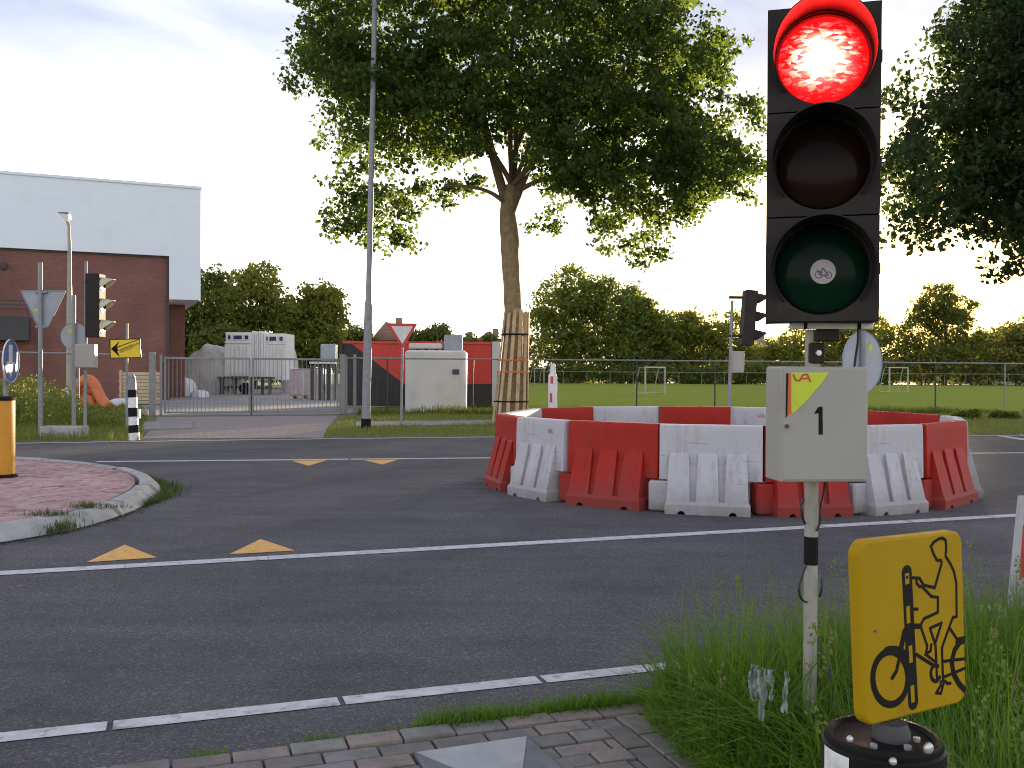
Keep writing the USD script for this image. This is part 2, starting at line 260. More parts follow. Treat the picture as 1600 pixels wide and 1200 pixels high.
def tube(pts, radii, sides=8):
    p = np.asarray(pts, float); n = len(p)
    radii = np.broadcast_to(np.asarray(radii, float), (n,))
    t = np.gradient(p, axis=0); t /= np.linalg.norm(t, axis=1, keepdims=True) + 1e-12
    a = np.zeros_like(p); ref = np.array([0, 0, 1.0]) if abs(t[0, 2]) < 0.9 else np.array([1.0, 0, 0])
    for i in range(n):
        v = ref - t[i] * (ref @ t[i]); v /= np.linalg.norm(v) + 1e-12; a[i] = v; ref = v
    b = np.cross(t, a); ang = np.arange(sides) * 2 * np.pi / sides
    v = p[:, None] + radii[:, None, None] * (np.cos(ang)[None, :, None] * a[:, None] + np.sin(ang)[None, :, None] * b[:, None])
    i, j = np.meshgrid(np.arange(n - 1), np.arange(sides), indexing='ij')
    q = np.stack([i * sides + j, i * sides + (j + 1) % sides, (i + 1) * sides + (j + 1) % sides, (i + 1) * sides + j], -1).reshape(-1, 4)
    V = np.vstack([v.reshape(-1, 3), p[:1], p[-1:]]); c0, c1 = n * sides, n * sides + 1
    f = [q[:, [0, 1, 2]], q[:, [0, 2, 3]]]
    k = np.arange(sides)
    f.append(np.stack([np.full(sides, c0), (k + 1) % sides, k], 1)); f.append(np.stack([np.full(sides, c1), (n - 1) * sides + k, (n - 1) * sides + (k + 1) % sides], 1))
    return trimesh.Trimesh(V, np.vstack(f), process=False)
def spline(pts, n=24):
    from scipy.interpolate import CubicSpline
    p = np.asarray(pts, float); d = np.r_[0, np.cumsum(np.linalg.norm(np.diff(p, axis=0), axis=1))]
    return CubicSpline(d, p, bc_type='natural')(np.linspace(0, d[-1], n))
def extrude(poly, z0, z1):
    gs = [g for g in getattr(poly, 'geoms', [poly]) if g.geom_type == 'Polygon' and g.area > 1e-9]
    ms = []
    for g in gs:
        m = trimesh.creation.extrude_polygon(g, z1 - z0, engine='earcut'); m.apply_translation((0, 0, z0)); ms.append(m)
    return cat_(ms)
def upright(m):
    """mesh drawn in xy (depth z) -> standing: x stays, y becomes z, its depth comes out towards -y"""
    m = m.copy(); v = m.vertices; m.vertices = np.c_[v[:, 0], -v[:, 2], v[:, 1]]; return m
def flat(poly, z):
    gs = [g for g in getattr(poly, 'geoms', [poly]) if g.geom_type == 'Polygon']
    V, F, n = [], [], 0
    for g in gs:
        v, f = trimesh.creation.triangulate_polygon(g, engine='earcut')
        V.append(np.c_[v, np.full(len(v), z)]); F.append(np.asarray(f) + n); n += len(v)
    m = trimesh.Trimesh(np.vstack(V), np.vstack(F), process=False)
    if m.face_normals[:, 2].sum() < 0: m.invert()
    return m
def rotz(m, a):
    m = m.copy(); m.apply_transform(trimesh.transformations.rotation_matrix(a, [0, 0, 1])); return m
def moved(m, t):
    m = m.copy(); m.apply_translation(t); return m
def roty(m, a, c=(0, 0, 0)):
    m = m.copy(); m.apply_transform(trimesh.transformations.rotation_matrix(a, [0, 1, 0], c)); return m
def rotx(m, a, c=(0, 0, 0)):
    m = m.copy(); m.apply_transform(trimesh.transformations.rotation_matrix(a, [1, 0, 0], c)); return m

def blades(pos, h, w, lean, r=rng, curl=0.6):
    """grass blades: three-segment tapered strips"""
    n = len(pos); ang = r.uniform(0, 2 * np.pi, n); d = np.c_[np.cos(ang), np.sin(ang), np.zeros(n)]
    s = np.c_[-np.sin(ang + r.normal(0, .5, n)), np.cos(ang), np.zeros(n)]; s /= np.linalg.norm(s, axis=1, keepdims=True)
    V = []
    for t, ww in ((0, 1.0), (0.4, 0.85), (0.75, 0.55), (1.0, 0.0)):
        c = pos + d * (lean * h * (t ** 2))[:, None] + np.c_[np.zeros(n), np.zeros(n), h * (t - curl * lean * 0.5 * t ** 3)]
        if ww > 0: V += [c - s * (w * ww / 2)[:, None], c + s * (w * ww / 2)[:, None]]
        else: V += [c]
    V = np.stack(V, 1)
    f = np.array([[0, 1, 3], [0, 3, 2], [2, 3, 5], [2, 5, 4], [4, 5, 6]])
    F = (np.arange(n)[:, None, None] * 7 + f[None]).reshape(-1, 3)
    return trimesh.Trimesh(V.reshape(-1, 3), F, process=False)
def leaf_cards(pos, size, r=rng, droop=0.35):
    n = len(pos)
    d = r.normal(0, 1, (n, 3)); d[:, 2] -= droop; d /= np.linalg.norm(d, axis=1, keepdims=True)
    s = np.cross(d, r.normal(0, 1, (n, 3))); s /= np.linalg.norm(s, axis=1, keepdims=True)
    nn = np.cross(d, s); L = size[:, None]
    V = np.stack([pos - d * L * .5, pos - d * L * .05 + s * L * .36 + nn * L * .08, pos + d * L * .5, pos - d * L * .05 - s * L * .36 + nn * L * .08], 1)
    f = np.array([[0, 1, 2], [0, 2, 3]])
    F = (np.arange(n)[:, None, None] * 4 + f[None]).reshape(-1, 3)
    return trimesh.Trimesh(V.reshape(-1, 3), F, process=False)
def crown_points(lobes, total, twig, per, r, hole=0.0, hscale=0.9, seed=3):
    """leaf positions: twigs spread through the lobes, leaves gathered round each twig"""
    C = np.array([c for c, _ in lobes]); R = np.array([x for _, x in lobes])
    wgt = R ** 2.2; wgt /= wgt.sum(); nt = total // per
    k = r.choice(len(C), nt, p=wgt)
    d = r.normal(0, 1, (nt, 3)); d /= np.linalg.norm(d, axis=1, keepdims=True)
    rad = R[k] * (0.35 + 0.68 * r.uniform(0, 1, nt) ** 0.55)
    t = C[k] + d * rad[:, None] * np.array([1, 1, .92])
    if hole:
        keep = meshkit.fbm(t * hscale, 3, seed) > hole
        t = t[keep]
    u = r.normal(0, 1, (len(t), per, 3)); u /= np.linalg.norm(u, axis=2, keepdims=True)
    u *= r.uniform(0, 1, (len(t), per, 1)) ** .45 * r.uniform(.6, 1.25, (len(t), 1, 1))
    pts = (t[:, None] + u * twig * np.array([1.35, 1.35, .85])).reshape(-1, 3)
    return pts

# ------------------------------------------------------------------ setting: ground, road, field
def sheet(x0, x1, y0, y1, z): 
    return trimesh.Trimesh([(x0, y0, z), (x1, y0, z), (x1, y1, z), (x0, y1, z)], [[0, 1, 2], [0, 2, 3]], process=False)
solo('ground', sheet(-600, 600, -300, 900, 0.0), SOIL, kind='structure')

A0, A1 = gp(0, 1155)[:2], gp(1040, 1043)[:2]
dirA = (A1 - A0) / np.linalg.norm(A1 - A0); norA = np.array([-dirA[1], dirA[0]])
B0, B1 = gp(0, 897)[:2], gp(1590, 806)[:2]
E0 = gp(640, 1152)[:2]
eoff = (E0 - A0) @ norA                     # road edge, measured from the near line
def onA(s, o): return A0 + dirA * s + norA * o
Cl = np.array([(-30.0, 10.8), (-16, 13.6), gp(155, 722)[:2], gp(765, 716)[:2], gp(1600, 708)[:2], (28, 20.5), (60, 24)])
Dl = np.array([(-45.0, 9.5), (-22, 15.6), gp(100, 692)[:2], gp(790, 683)[:2], gp(1520, 681)[:2], (26, 25.0), (60, 28)])
Cs, Ds = spline(Cl, 140), spline(Dl, 140)
far = [tuple(p) for p in LineString(Ds).parallel_offset(0.28, 'left').coords]
if far[0][0] > far[-1][0]: far = far[::-1]
ROAD_POLY = Polygon([tuple(onA(-40, eoff)), tuple(onA(60, eoff))] + far[::-1]).buffer(0)
road = thing('road', kind='structure')
part('asphalt', flat(ROAD_POLY, 0.004), ASPH, road)
def strip(line, s0, s1, w, z=0.008, wob=0.0):
    n = max(2, int((s1 - s0) / 0.25) + 1)
    pts = [line.interpolate(s) for s in np.linspace(s0, s1, n)]
    return flat(LineString([(p.x, p.y) for p in pts]).buffer(w / 2, cap_style=2), z)
def marking(pts, w, seg, gap, off, s0, s1, name):
    ln = LineString([tuple(p) for p in pts]); s = s0 + off
    while s < s1:
        part(name, strip(ln, s, min(s + seg - gap, s1), w), LINE, road); s += seg
r4 = random.Random(4)
nearl = LineString([tuple(onA(-4, 0)), tuple(onA(16, 0))])
s = 4 + (gp(170, 1137)[:2] - A0) @ dirA - 4 * 0.94
while s < 15:
    part('edge_line', strip(nearl, s + 0.016, s + 0.94 - 0.008, 0.108), LINE, road); s += 0.94
dirB = (B1 - B0) / np.linalg.norm(B1 - B0)
lb = LineString([tuple(B0 - dirB * 0.22), tuple(B0 + dirB * 16)]); s = 0.02
while s < 15.7:
    part('lane_line', strip(lb, s, s + 1.03 - (0.004 if r4.random() < .7 else .018), 0.155), LINE, road); s += 1.03
lc = LineString(Cs); sA, sB = lc.project(Point(*gp(150, 722)[:2])), lc.length - 14
marking(Cs, 0.17, 4.0, 0.03, 0, sA, sB, 'lane_line')
ld = LineString(Ds); marking(Ds, 0.15, 4.0, 0.02, 0, ld.project(Point(-14, 17.6)), ld.length - 14, 'edge_line')
def groundpoly(px, z=0.008): return flat(Polygon([tuple(gp(*q)[:2]) for q in px]), z)
for px in ([(135, 880), (245, 872.5), (195, 852.5)], [(358, 867.5), (461, 861.5), (407, 843.5)], [(455, 720.6), (511, 719.8), (482, 728.5)], [(568, 719.6), (623, 718.8), (597, 726.5)]):
    part('yellow_triangle', groundpoly(px), YLINE, road)
for px in ([(1556, 681.5), (1566, 681.0), (1612, 687.5), (1600, 688.5)], [(1590, 679.5), (1600, 679.2), (1640, 684.2), (1626, 685.0)]):
    part('hatch_line', groundpoly(px), LINE, road)
r5 = np.random.default_rng(5)

# sports field, yard, drive, path
fdir = np.array([22.6, 4.0]); fdir /= np.linalg.norm(fdir)
G0, G1 = gp(238, 650)[:2], gp(535, 647.5)[:2]
F0, F1 = G1, np.array([22.0, 38.3])
fd = (F1 - F0) / np.linalg.norm(F1 - F0)
solo('sports_field', flat(Polygon([tuple(F0 + fd * 3.2 + (-.4, .6)), tuple(F0 + fd * 60 + (0, 1.2)), (95, 155), (-26, 143), (-4.5, 48)]), 0.006), FIELD, kind='structure')
gd = (G1 - G0) / np.linalg.norm(G1 - G0)
yard_poly = Polygon([tuple(G0 + gd * -.3), tuple(G1), (-5.4, 44), (-5, 82), (-34, 82), (-18.3, 50.5), (-15, 36)])
solo('yard', flat(yard_poly, 0.005), YARD, kind='structure')
q = [gp(*x)[:2] for x in ((222, 686), (505, 684.5), (512, 668), (528, 650), (246, 652), (236, 672))]
drive = thing('driveway', kind='structure')
dpoly = Polygon([tuple(x) for x in q]); part('bedding', flat(dpoly, 0.006), DRIVE, drive)
path = thing('footpath', kind='structure')
def pathpoly(px): return Polygon([tuple(gp(*x)[:2]) for x in px])
ppoly = pathpoly([(556, 666), (556, 658.5), (775, 657), (900, 656.5), (900, 661), (775, 663.5)])
part('slab', flat(ppoly, 0.007), PATH, path)
ppoly2 = pathpoly([(225, 661.5), (300, 660.5), (300, 671.5), (222, 673.5)])
part('slab', extrude(ppoly2, 0.0, 0.05), PATH, path)
def brickfield(poly, org, ang, L, W, gap, zb, zt, mats, parent, name, limit, r, key, rows='run', jitter=0.004):
    """individual bricks cut to the outline; the ones nearest the viewer are parts, the rest one stuff part"""
    c, s_ = math.cos(ang), math.sin(ang); U = np.array([c, s_]); V = np.array([-s_, c])
    pts = np.array((poly.convex_hull).exterior.coords) - org; a, b = pts @ U, pts @ V
    cells = []
    for j in range(int(b.min() / W) - 1, int(b.max() / W) + 2):
        for i in range(int(a.min() / L) - 2, int(a.max() / L) + 2):
            x0 = i * L + (L / 2 if j % 2 else 0); y0 = j * W
            g = Polygon([tuple(org + U * (x0 + x) + V * (y0 + y)) for x, y in ((gap / 2, gap / 2), (L - gap / 2, gap / 2), (L - gap / 2, W - gap / 2), (gap / 2, W - gap / 2))])
            if not poly.intersects(g): continue
            if not poly.contains(g):
                g = g.intersection(poly)
                if g.geom_type != 'Polygon': g = max((x for x in getattr(g, 'geoms', []) if x.geom_type == 'Polygon'), key=lambda x: x.area, default=None)
                if g is None or g.area < 0.06 * L * W: continue
            cells.append(g)
    cells.sort(key=key); rest = [[] for _ in mats]
    for k, g in enumerate(cells):
        m = int(r.integers(len(mats))); z = zt + r.normal(0, jitter)
        e = brick(g, zb, z, 0.004 if k < limit else 0.0)
        if k < limit: part(name, e, mats[m], parent)
        else: rest[m].append(e)
    for m, es in enumerate(rest):
        if es: part('distant_' + name, cat_(es), mats[m], parent, kind='stuff')
def brick(g, zb, zt, ch):
    if ch and len(g.exterior.coords) == 5:
        o = np.array(g.exterior.coords)[:4]; c = o.mean(0); i = o + (c - o) / np.linalg.norm(c - o, axis=1, keepdims=True) * ch * 1.5
        v = np.vstack([np.c_[o, np.full(4, zb)], np.c_[o, np.full(4, zt - ch)], np.c_[i, np.full(4, zt)]])
        f = []
        for k in range(4):
            n = (k + 1) % 4
            for a in (0, 4): f += [[a + k, a + n, a + 4 + n], [a + k, a + 4 + n, a + 4 + k]]
        f += [[8, 9, 10], [8, 10, 11]]
        t = trimesh.Trimesh(v, f, process=False)
        if t.face_normals[-1][2] < 0: t.invert()
        return t
    return extrude(g, zb, zt)
brickfield(dpoly, q[0], math.atan2(gd[1], gd[0]) + math.pi / 4, 0.21, 0.105, 0.006, 0.006, 0.012, DPINK, drive, 'clinker', 40, r5, lambda g: g.centroid.y, jitter=0.001)

# near pavement of loose pavers
pav = thing('pavement', kind='structure')
pp = Polygon([tuple(onA(-3.2, eoff + 0.002)), tuple(onA(2.72, eoff + 0.002)), tuple(onA(2.78, eoff - 1.6)), tuple(onA(-3.2, eoff - 1.6))])
part('bedding', flat(pp, 0.006), JOINT, pav)
orgp = onA(0, eoff); angA = math.atan2(dirA[1], dirA[0])
right_zone = Polygon([tuple(onA(2.27, eoff - 0.115)), tuple(onA(2.9, eoff - 0.115)), tuple(onA(2.9, eoff - 1.6)), tuple(onA(2.27, eoff - 1.6))])
main_zone = Polygon([tuple(onA(-3.2, eoff - 0.11)), tuple(onA(2.265, eoff - 0.11)), tuple(onA(2.265, eoff - 1.6)), tuple(onA(-3.2, eoff - 1.6))])
bA, bB = gp(645, 1175, 0.034)[:2], gp(826, 1149, 0.034)[:2]
bl = np.linalg.norm(bB - bA); bang = math.atan2(*(bB - bA)[::-1]); bmid = (bA + bB) / 2
_tr = lambda x, y: tuple(bmid + x * np.array([math.cos(bang), math.sin(bang)]) + y * np.array([-math.sin(bang), math.cos(bang)]))
main_zone = main_zone.difference(Polygon([_tr(-bl / 2 - .002, .004), _tr(bl / 2 + .002, .004), _tr(bl / 2 + .002, -.505), _tr(-bl / 2 - .002, -.505)]))
edge_zone = Polygon([tuple(onA(-3.2, eoff)), tuple(onA(2.72, eoff)), tuple(onA(2.72, eoff - 0.105)), tuple(onA(-3.2, eoff - 0.105))])
def pav_key(g): return -(g.centroid.y)
brickfield(edge_zone, orgp + norA * -0.105, angA, 0.212, 0.106, 0.009, 0.006, 0.030, PAV, pav, 'paver', 40, r5, pav_key)
brickfield(main_zone, orgp + norA * -0.11, angA, 0.212, 0.106, 0.010, 0.006, 0.026, PAV, pav, 'paver', 200, r5, pav_key)
brickfield(right_zone, onA(2.27, eoff - 0.115), angA + math.pi / 2, 0.212, 0.106, 0.010, 0.006, 0.026, PAV, pav, 'paver', 60, r5, pav_key)

# grey tile with a white give-way triangle let into the pavers
tile = part('yield_tile', moved(rotz(cbox(-bl / 2 + .004, bl / 2 - .004, -.50, -.004, .004, .034, .004), bang), (*bmid, 0)), TILE, pav)
tri3 = Polygon([(-bl / 2 + .012, -.010), (bl / 2 - .012, -.010), (.0, -.485)])
part('white_triangle', moved(rotz(extrude(tri3, .0335, .0365), bang), (*bmid, 0)), WCONC, tile)

# traffic island
isl_pts = np.array([(-7.2, 2.6), (-5.2, 6.15), (-4.30, 8.03), (-4.03, 8.60), (-3.90, 9.45), (-4.02, 10.7), (-4.48, 12.1), (-5.5, 13.5), (-6.9, 14.5), (-9.2, 15.05), (-14, 15.0)])
isl_line = spline(isl_pts, 160)
isl_poly = Polygon([tuple(p) for p in isl_line] + [(-16, 14), (-16, 2)]).buffer(0)
island = thing('traffic_island', kind='structure')
inner = isl_poly.buffer(-0.27)
part('bedding', extrude(inner.buffer(0.02), 0.01, 0.098), JOINT, island)
ln = LineString([tuple(p) for p in isl_line]); ln_isl = ln
cuts = [0.0]; 
s_mark = [ln.project(Point(*gp(90, 833)[:2])), ln.project(Point(*gp(196, 806)[:2]))]
cuts = sorted(set([s_mark[0] - 1.05 * i for i in range(0, 6)] + [s_mark[1], s_mark[1] + 1.7, s_mark[1] + 2.9] + [s_mark[1] + 2.9 + 1.05 * i for i in range(1, 9)]))
cuts = [c for c in cuts if c >= 0]
for c0, c1 in zip(cuts[:-1], cuts[1:]):
    n = 9; ss = np.linspace(c0 + 0.020, min(c1, ln.length) - 0.020, n)
    P = np.array([ln.interpolate(x).coords[0] for x in ss]); Tn = np.gradient(P, axis=0); Tn /= np.linalg.norm(Tn, axis=1, keepdims=True); Nn = np.c_[-Tn[:, 1], Tn[:, 0]]
    if not isl_poly.contains(Point(*(P[4] + Nn[4] * 0.1))): Nn = -Nn
    dz, dn = r5.normal(0, .010), r5.normal(0, .020)
    prof = [(0.0, 0.0), (0.012, 0.035), (0.10, 0.118), (0.125, 0.128), (0.235, 0.128), (0.245, 0.118), (0.245, 0.0)]
    V = np.array([[(*(P[i] + Nn[i] * (a + dn)), max(0.002, b + dz)) for a, b in prof] for i in range(n)]).reshape(-1, 3); F = []
    m_ = len(prof)
    for i in range(n - 1):
        for j in range(m_):
            jn = (j + 1) % m_; a, b, c, d = i * m_ + j, i * m_ + jn, (i + 1) * m_ + jn, (i + 1) * m_ + j; F += [[a, b, c], [a, c, d]]
    for j in range(1, m_ - 1): F += [[0, j + 1, j], [(n - 1) * m_, (n - 1) * m_ + j, (n - 1) * m_ + j + 1]]
    t = trimesh.Trimesh(V, F, process=False); t.fix_normals()
    part('kerbstone', t, KERB, island, smooth=30)
vis_inner = inner.intersection(Polygon([(-12.5, 5.2), (-3, 5.2), (-3, 16), (-12.5, 16)]))
brickfield(vis_inner, np.array([-5.0, 8.0]), math.radians(62), 0.205, 0.102, 0.010, 0.098, 0.118, PINK, island, 'clinker', 299, r5,
           lambda g: (0 if g.centroid.x / g.centroid.y > -0.56 else 1000) + g.centroid.y, jitter=0.003)

# ------------------------------------------------------------------ near traffic light with control cabinet
TLd = 3.5
tl0 = gp(1270, 1045, 0.0); TX = (1269.5 - 800) / 1500 * TLd
tl = thing('traffic_light', 'tall black traffic light showing red on a white pole beside the tall grass', 'traffic light', (TX, TLd, 0), 0.0)
pxm = FPX / TLd
def zz(v, d=TLd, u=1290): return at(u, v, d)[2]
def xx(u, d=TLd): return at(u, 600, d)[0] - TX
hz0, hz1 = zz(503, 3.32), zz(10, 3.32)
hx0, hx1 = xx(1204, 3.34), xx(1371, 3.34)
ch = (hz1 - hz0) / 3; hxc = (hx0 + hx1) / 2
LR = 0.150
P_ = lambda n, m, mat, **k: part(n, m, mat, tl, **k)
P_('pole', cyl(0.0245, 0, zz(528), 0, 0, 28), POLE, smooth=40)
P_('black_band', cyl(0.0252, zz(882), zz(838), 0, 0, 28), BLKM, smooth=40)
P_('foot_plate', cyl(0.09, 0, 0.02, 0, 0, 24), GALV)
yb, yf = -0.02, -0.20                 # housing back and front faces
for i, nm in enumerate(('green', 'amber', 'red')):
    z0 = hz0 + i * ch; zc = z0 + ch * 0.50
    hb = m3.Manifold.cube((hx1 - hx0, yb - yf, ch - 0.005)).translate((hx0, yf, z0 + 0.0025))
    hole = m3.Manifold.cylinder(0.1, LR + 0.008, LR + 0.008, 64).rotate((90, 0, 0)).translate((hxc, yf + 0.05, zc))
    hsec = P_('housing_section', tm(hb - hole), HOUS)
    part('back_plate', cyl(LR + 0.008, 0, 0.004, n=48).apply_transform(trimesh.transformations.rotation_matrix(math.pi / 2, [1, 0, 0])).apply_translation((hxc, yf + 0.06, zc)), HOUS, hsec)
    # lens: shallow dome
    prof = [(0, 0.028)] + [(LR * math.sin(a), 0.028 * math.cos(a)) for a in np.linspace(0.15, math.pi / 2, 10)]
    lens = lathe(prof, 64); lens.apply_transform(trimesh.transformations.rotation_matrix(math.pi / 2, [1, 0, 0])); lens.apply_translation((hxc, yf + 0.030, zc))
    if nm == 'red':
        n = {'tc': ('geometry', {}), 'c': ('vector_math', {'math_type': 'subtract', 'vector2': (TX + hxc - 0.026, TLd + yf, zc + 0.004)}), 'mp': ('vector_math', {'math_type': 'multiply', 'vector2': (1, 0, 1)}), 'ln': ('vector_math', {'math_type': 'length'}),
             'mv': ('mapping', {'scale': (46, 1, 110), 'rotation': (0, 0.12, 0)}), 'vo': ('voronoi_texture', {'scale': 1.0, 'randomness': 0.8}), 'sc': ('separate_color', {}),
             'jit': ('math', {'math_type': 'multiply_add', 'value2': 0.055, 'value3': -0.028}), 'sum': ('math', {'math_type': 'add'}),
             'str': ('map_range', {'from_min': 0.040, 'from_max': 0.140, 'to_min': 1.0, 'to_max': 0.0, 'clamp': True}), 'pw': ('math', {'math_type': 'power', 'value2': 3.2}),
             'ml': ('math', {'math_type': 'multiply_add', 'value2': 58.0, 'value3': 0.30}),
             'r': ('rgb_ramp', {'ramp': [(0.0, (1.0, 0.006, 0.008)), (0.35, (1.0, 0.012, 0.012)), (0.55, (1.0, 0.016, 0.010)), (0.8, (1.0, 0.019, 0.014)), (1.0, (1.0, 0.021, 0.018))]}),
             'e': ('emission', {}), 'g': ('principled_bsdf', {'base_color': (0.25, 0.004, 0.004), 'roughness': 0.25}), 'a': ('add_closure', {})}
        l = [('tc.position', 'c.vector1'), ('c.vector', 'mp.vector1'), ('mp.vector', 'ln.vector1'), ('c.vector', 'mv.vector'), ('mv.vector', 'vo.vector'), ('vo.color', 'sc.color'), ('sc.r', 'jit.value1'), ('ln.value', 'sum.value1'), ('jit.value', 'sum.value2'),
             ('sum.value', 'str.value'), ('str.result', 'pw.value1'), ('pw.value', 'ml.value1'), ('str.result', 'r.fac'), ('r.color', 'e.color'), ('ml.value', 'e.strength'), ('e.emission', 'a.closure1'), ('g.BSDF', 'a.closure2')]
        lm = usdkit.material(stage, '/World/Looks/lens_red_lit', n, l, surface='a.closure')
    else:
        col = (0.010, 0.005, 0.003) if nm == 'amber' else (0.002, 0.014, 0.008)
        n = {'tc': ('texture_coordinate', {}), 'mv': ('mapping', {'scale': (60, 1, 100)}), 'vo': ('voronoi_texture', {'scale': 1.0, 'randomness': 0.3}), 'bu': ('bump', {'strength': 0.05, 'distance': 0.002}), 'p': ('principled_bsdf', {'base_color': col, 'roughness': 0.16, 'specular_ior_level': 0.07})}
        lm = usdkit.material(stage, '/World/Looks/lens_' + nm, n, [('tc.object', 'mv.vector'), ('mv.vector', 'vo.vector'), ('vo.distance', 'bu.height'), ('bu.normal', 'p.normal')], surface='p.BSDF')
    P_('lens', lens, lm, smooth=True, label=f'{nm} lens' + (', lit' if nm == 'red' else ', dark'))
    # visor: a curved hood, deepest at the top
    VR, n_, VD = LR + 0.012, 56, 0.155
    V, F = [], []
    for k in range(n_ + 1):
        a = math.radians(-42 + 264 * k / n_)          # open at the bottom
        edge = max(0.0, (math.sin(a) + 0.67) / 1.67) ** 0.75 * VD + 0.012
        for rr in (VR, VR + 0.004):
            V += [(hxc + rr * math.cos(a), yf + 0.01, zc + rr * math.sin(a)), (hxc + (rr + 0.004) * math.cos(a), yf - edge, zc + (rr + 0.004) * math.sin(a) - 0.03 * edge)]
    for k in range(n_):
        b = 4 * k; c = b + 4
        F += [[b, b + 1, c + 1], [b, c + 1, c], [b + 2, c + 3, b + 3], [b + 2, c + 2, c + 3], [b + 1, b + 3, c + 3], [b + 1, c + 3, c + 1]]
    P_('visor', trimesh.Trimesh(np.array(V), F, process=False), VIS, smooth=40)
    P_('side_clip', cbox(hx1 - 0.002, hx1 + 0.006, yf + 0.02, yf + 0.05, zc - 0.02, zc + 0.02, 0.002), VIS)
P_('top_cap', cbox(hxc - 0.06, hxc + 0.02, yf + 0.05, yb - 0.03, hz1 - 0.002, hz1 + 0.028, 0.004), GALV)
HEAD = [c for c in stage.GetPrimAtPath(tl).GetChildren() if c.GetName().split('_')[0] in ('housing', 'lens', 'visor', 'side', 'top')]
# sticker on the green lens
zg = hz0 + ch * 0.5
def ring2(c, r, w): return Point(c).buffer(r, 24).difference(Point(c).buffer(r - w, 24))
sx_, sz_ = hxc + 0.004, zz(423, 3.27)
P_('sticker', upright(extrude(Point(sx_, sz_).buffer(0.042, 32), -0.002, 0.0)).apply_translation((0, yf - 0.0005, 0)), STK, label='round grey sticker on the green lens')
doodle = unary_union([ring2((sx_ - .014, sz_ - .01), .013, .003), ring2((sx_ + .018, sz_ - .012), .012, .003), LineString([(sx_ - .014, sz_ - .01), (sx_, sz_ + .012), (sx_ + .018, sz_ - .012), (sx_ - .004, sz_ - .014), (sx_ - .02, sz_ + .006)]).buffer(.0018)])
P_('sticker_print', upright(extrude(doodle, 0, 0.0008)).apply_translation((0, yf - 0.0003, 0)), PURP)
HEAD += [c for c in stage.GetPrimAtPath(tl).GetChildren() if c.GetName().startswith('sticker')]
YAW = -15.0
for c in HEAD:
    x = UsdGeom.Xformable(c); x.AddTranslateOp(UsdGeom.XformOp.PrecisionDouble, 'pivot').Set(Gf.Vec3d(float(hxc), -.11, 0)); x.AddRotateZOp().Set(YAW); x.AddTranslateOp(UsdGeom.XformOp.PrecisionDouble, 'back').Set(Gf.Vec3d(-float(hxc), .11, 0))
# bracket under the head
P_('mounting_bar', cbox(xx(1228), xx(1352), -0.075, -0.035, zz(515.5), zz(505.5), 0.003), SWHT)
for u in (1248, 1330): P_('bar_bolt', cbox(xx(u) - 0.006, xx(u) + 0.006, -0.080, -0.072, zz(516), zz(505), 0.002), BLKM)
P_('bracket', cbox(xx(1266), xx(1302), -0.07, 0.03, zz(534), zz(516), 0.004), VIS)
P_('pole_top', cyl(0.026, zz(575), zz(516), xx(1267.5), -0.01, 20), POLE, smooth=40)
P_('clamp', cbox(xx(1259), xx(1282), -0.05, 0.02, zz(568), zz(536), 0.005), HOUS)
cb = cyl(0.010, 0, 0.012, n=16); cb.apply_transform(trimesh.transformations.rotation_matrix(math.pi / 2, [1, 0, 0])); cb.apply_translation((xx(1271), -0.05, zz(552)))
P_('clamp_bolt', cb, BOLT)
# control cabinet, turned a little so that its left side shows
cz0, cz1 = zz(752, 3.36), zz(573, 3.36)
cxa, cxb = xx(1219, 3.33), xx(1354, 3.37)
CBW, CBD = cxb - cxa, 0.15
cab = rbox(0, CBW, 0, CBD, cz0, cz1, 0.008)
def place_cab(m): return moved(rotz(m, 0.10), (cxa, -0.185, 0))
cabp = P_('control_cabinet', place_cab(cab), BOX, smooth=40)
part('door', place_cab(cbox(0.006, CBW - 0.006, -0.004, 0.001, cz0 + 0.008, cz1 - 0.008, 0.003)), BOX, cabp)
def cabpt(u, v):
    """point of the photograph on the cabinet's door: x along the door, z up"""
    o = np.array([TX + cxa, TLd - 0.185, 0]); e = np.array([math.cos(.1), math.sin(.1), 0]); nrm = np.array([math.sin(.1), -math.cos(.1), 0])
    d = ray(u, v); o2 = o + nrm * 0.004
    t = ((o2 - EYE) @ nrm) / (d @ nrm); p = EYE + d * t
    return ((p - o) @ e, p[2])
def cabprint(poly, y=-0.0046, d=0.0008): return place_cab(moved(upright(extrude(poly, 0, d)), (0, y, 0)))
cp = lambda *px: Polygon([cabpt(*q) for q in px])
tri = part('sticker_triangle', cabprint(cp((1235.5, 582), (1295, 582), (1284, 598), (1262, 624), (1240, 645), (1235.5, 645))), LIME, cabp)
part('sticker_bar', cabprint(cp((1231.5, 583), (1236, 583), (1236, 645), (1229, 651)), -0.0052), ORNG, cabp)
part('sticker_stripe', cabprint(cp((1228.5, 583), (1231.5, 583), (1231.0, 648), (1227.5, 653)), -0.0052), BLKM, cabp)
va = unary_union([LineString([cabpt(*q) for q in pts]).buffer(0.0032, cap_style=2) for pts in (((1239, 585), (1243, 594), (1249, 595), (1254, 586), (1261, 585), (1266, 597)), ((1249, 592), (1264, 591)))])
part('sticker_letters', cabprint(va, -0.0056), SRED, cabp)
one = cp((1272.5, 645), (1279, 635.5), (1285, 635.5), (1285.5, 679), (1279, 679), (1279, 645.5), (1273, 646.5))
part('number_one', cabprint(one), BLKM, cabp)
part('lock_plate', cabprint(Polygon([cabpt(*q) for q in ((1221.5, 660), (1236, 660), (1236, 673), (1221.5, 673))]).buffer(-.004).buffer(.004), -0.0046, 0.002), BOX, cabp)
part('lock', cabprint(Point(cabpt(1229, 666)).buffer(0.0075, 16), -0.0066, 0.004), PURP, cabp)
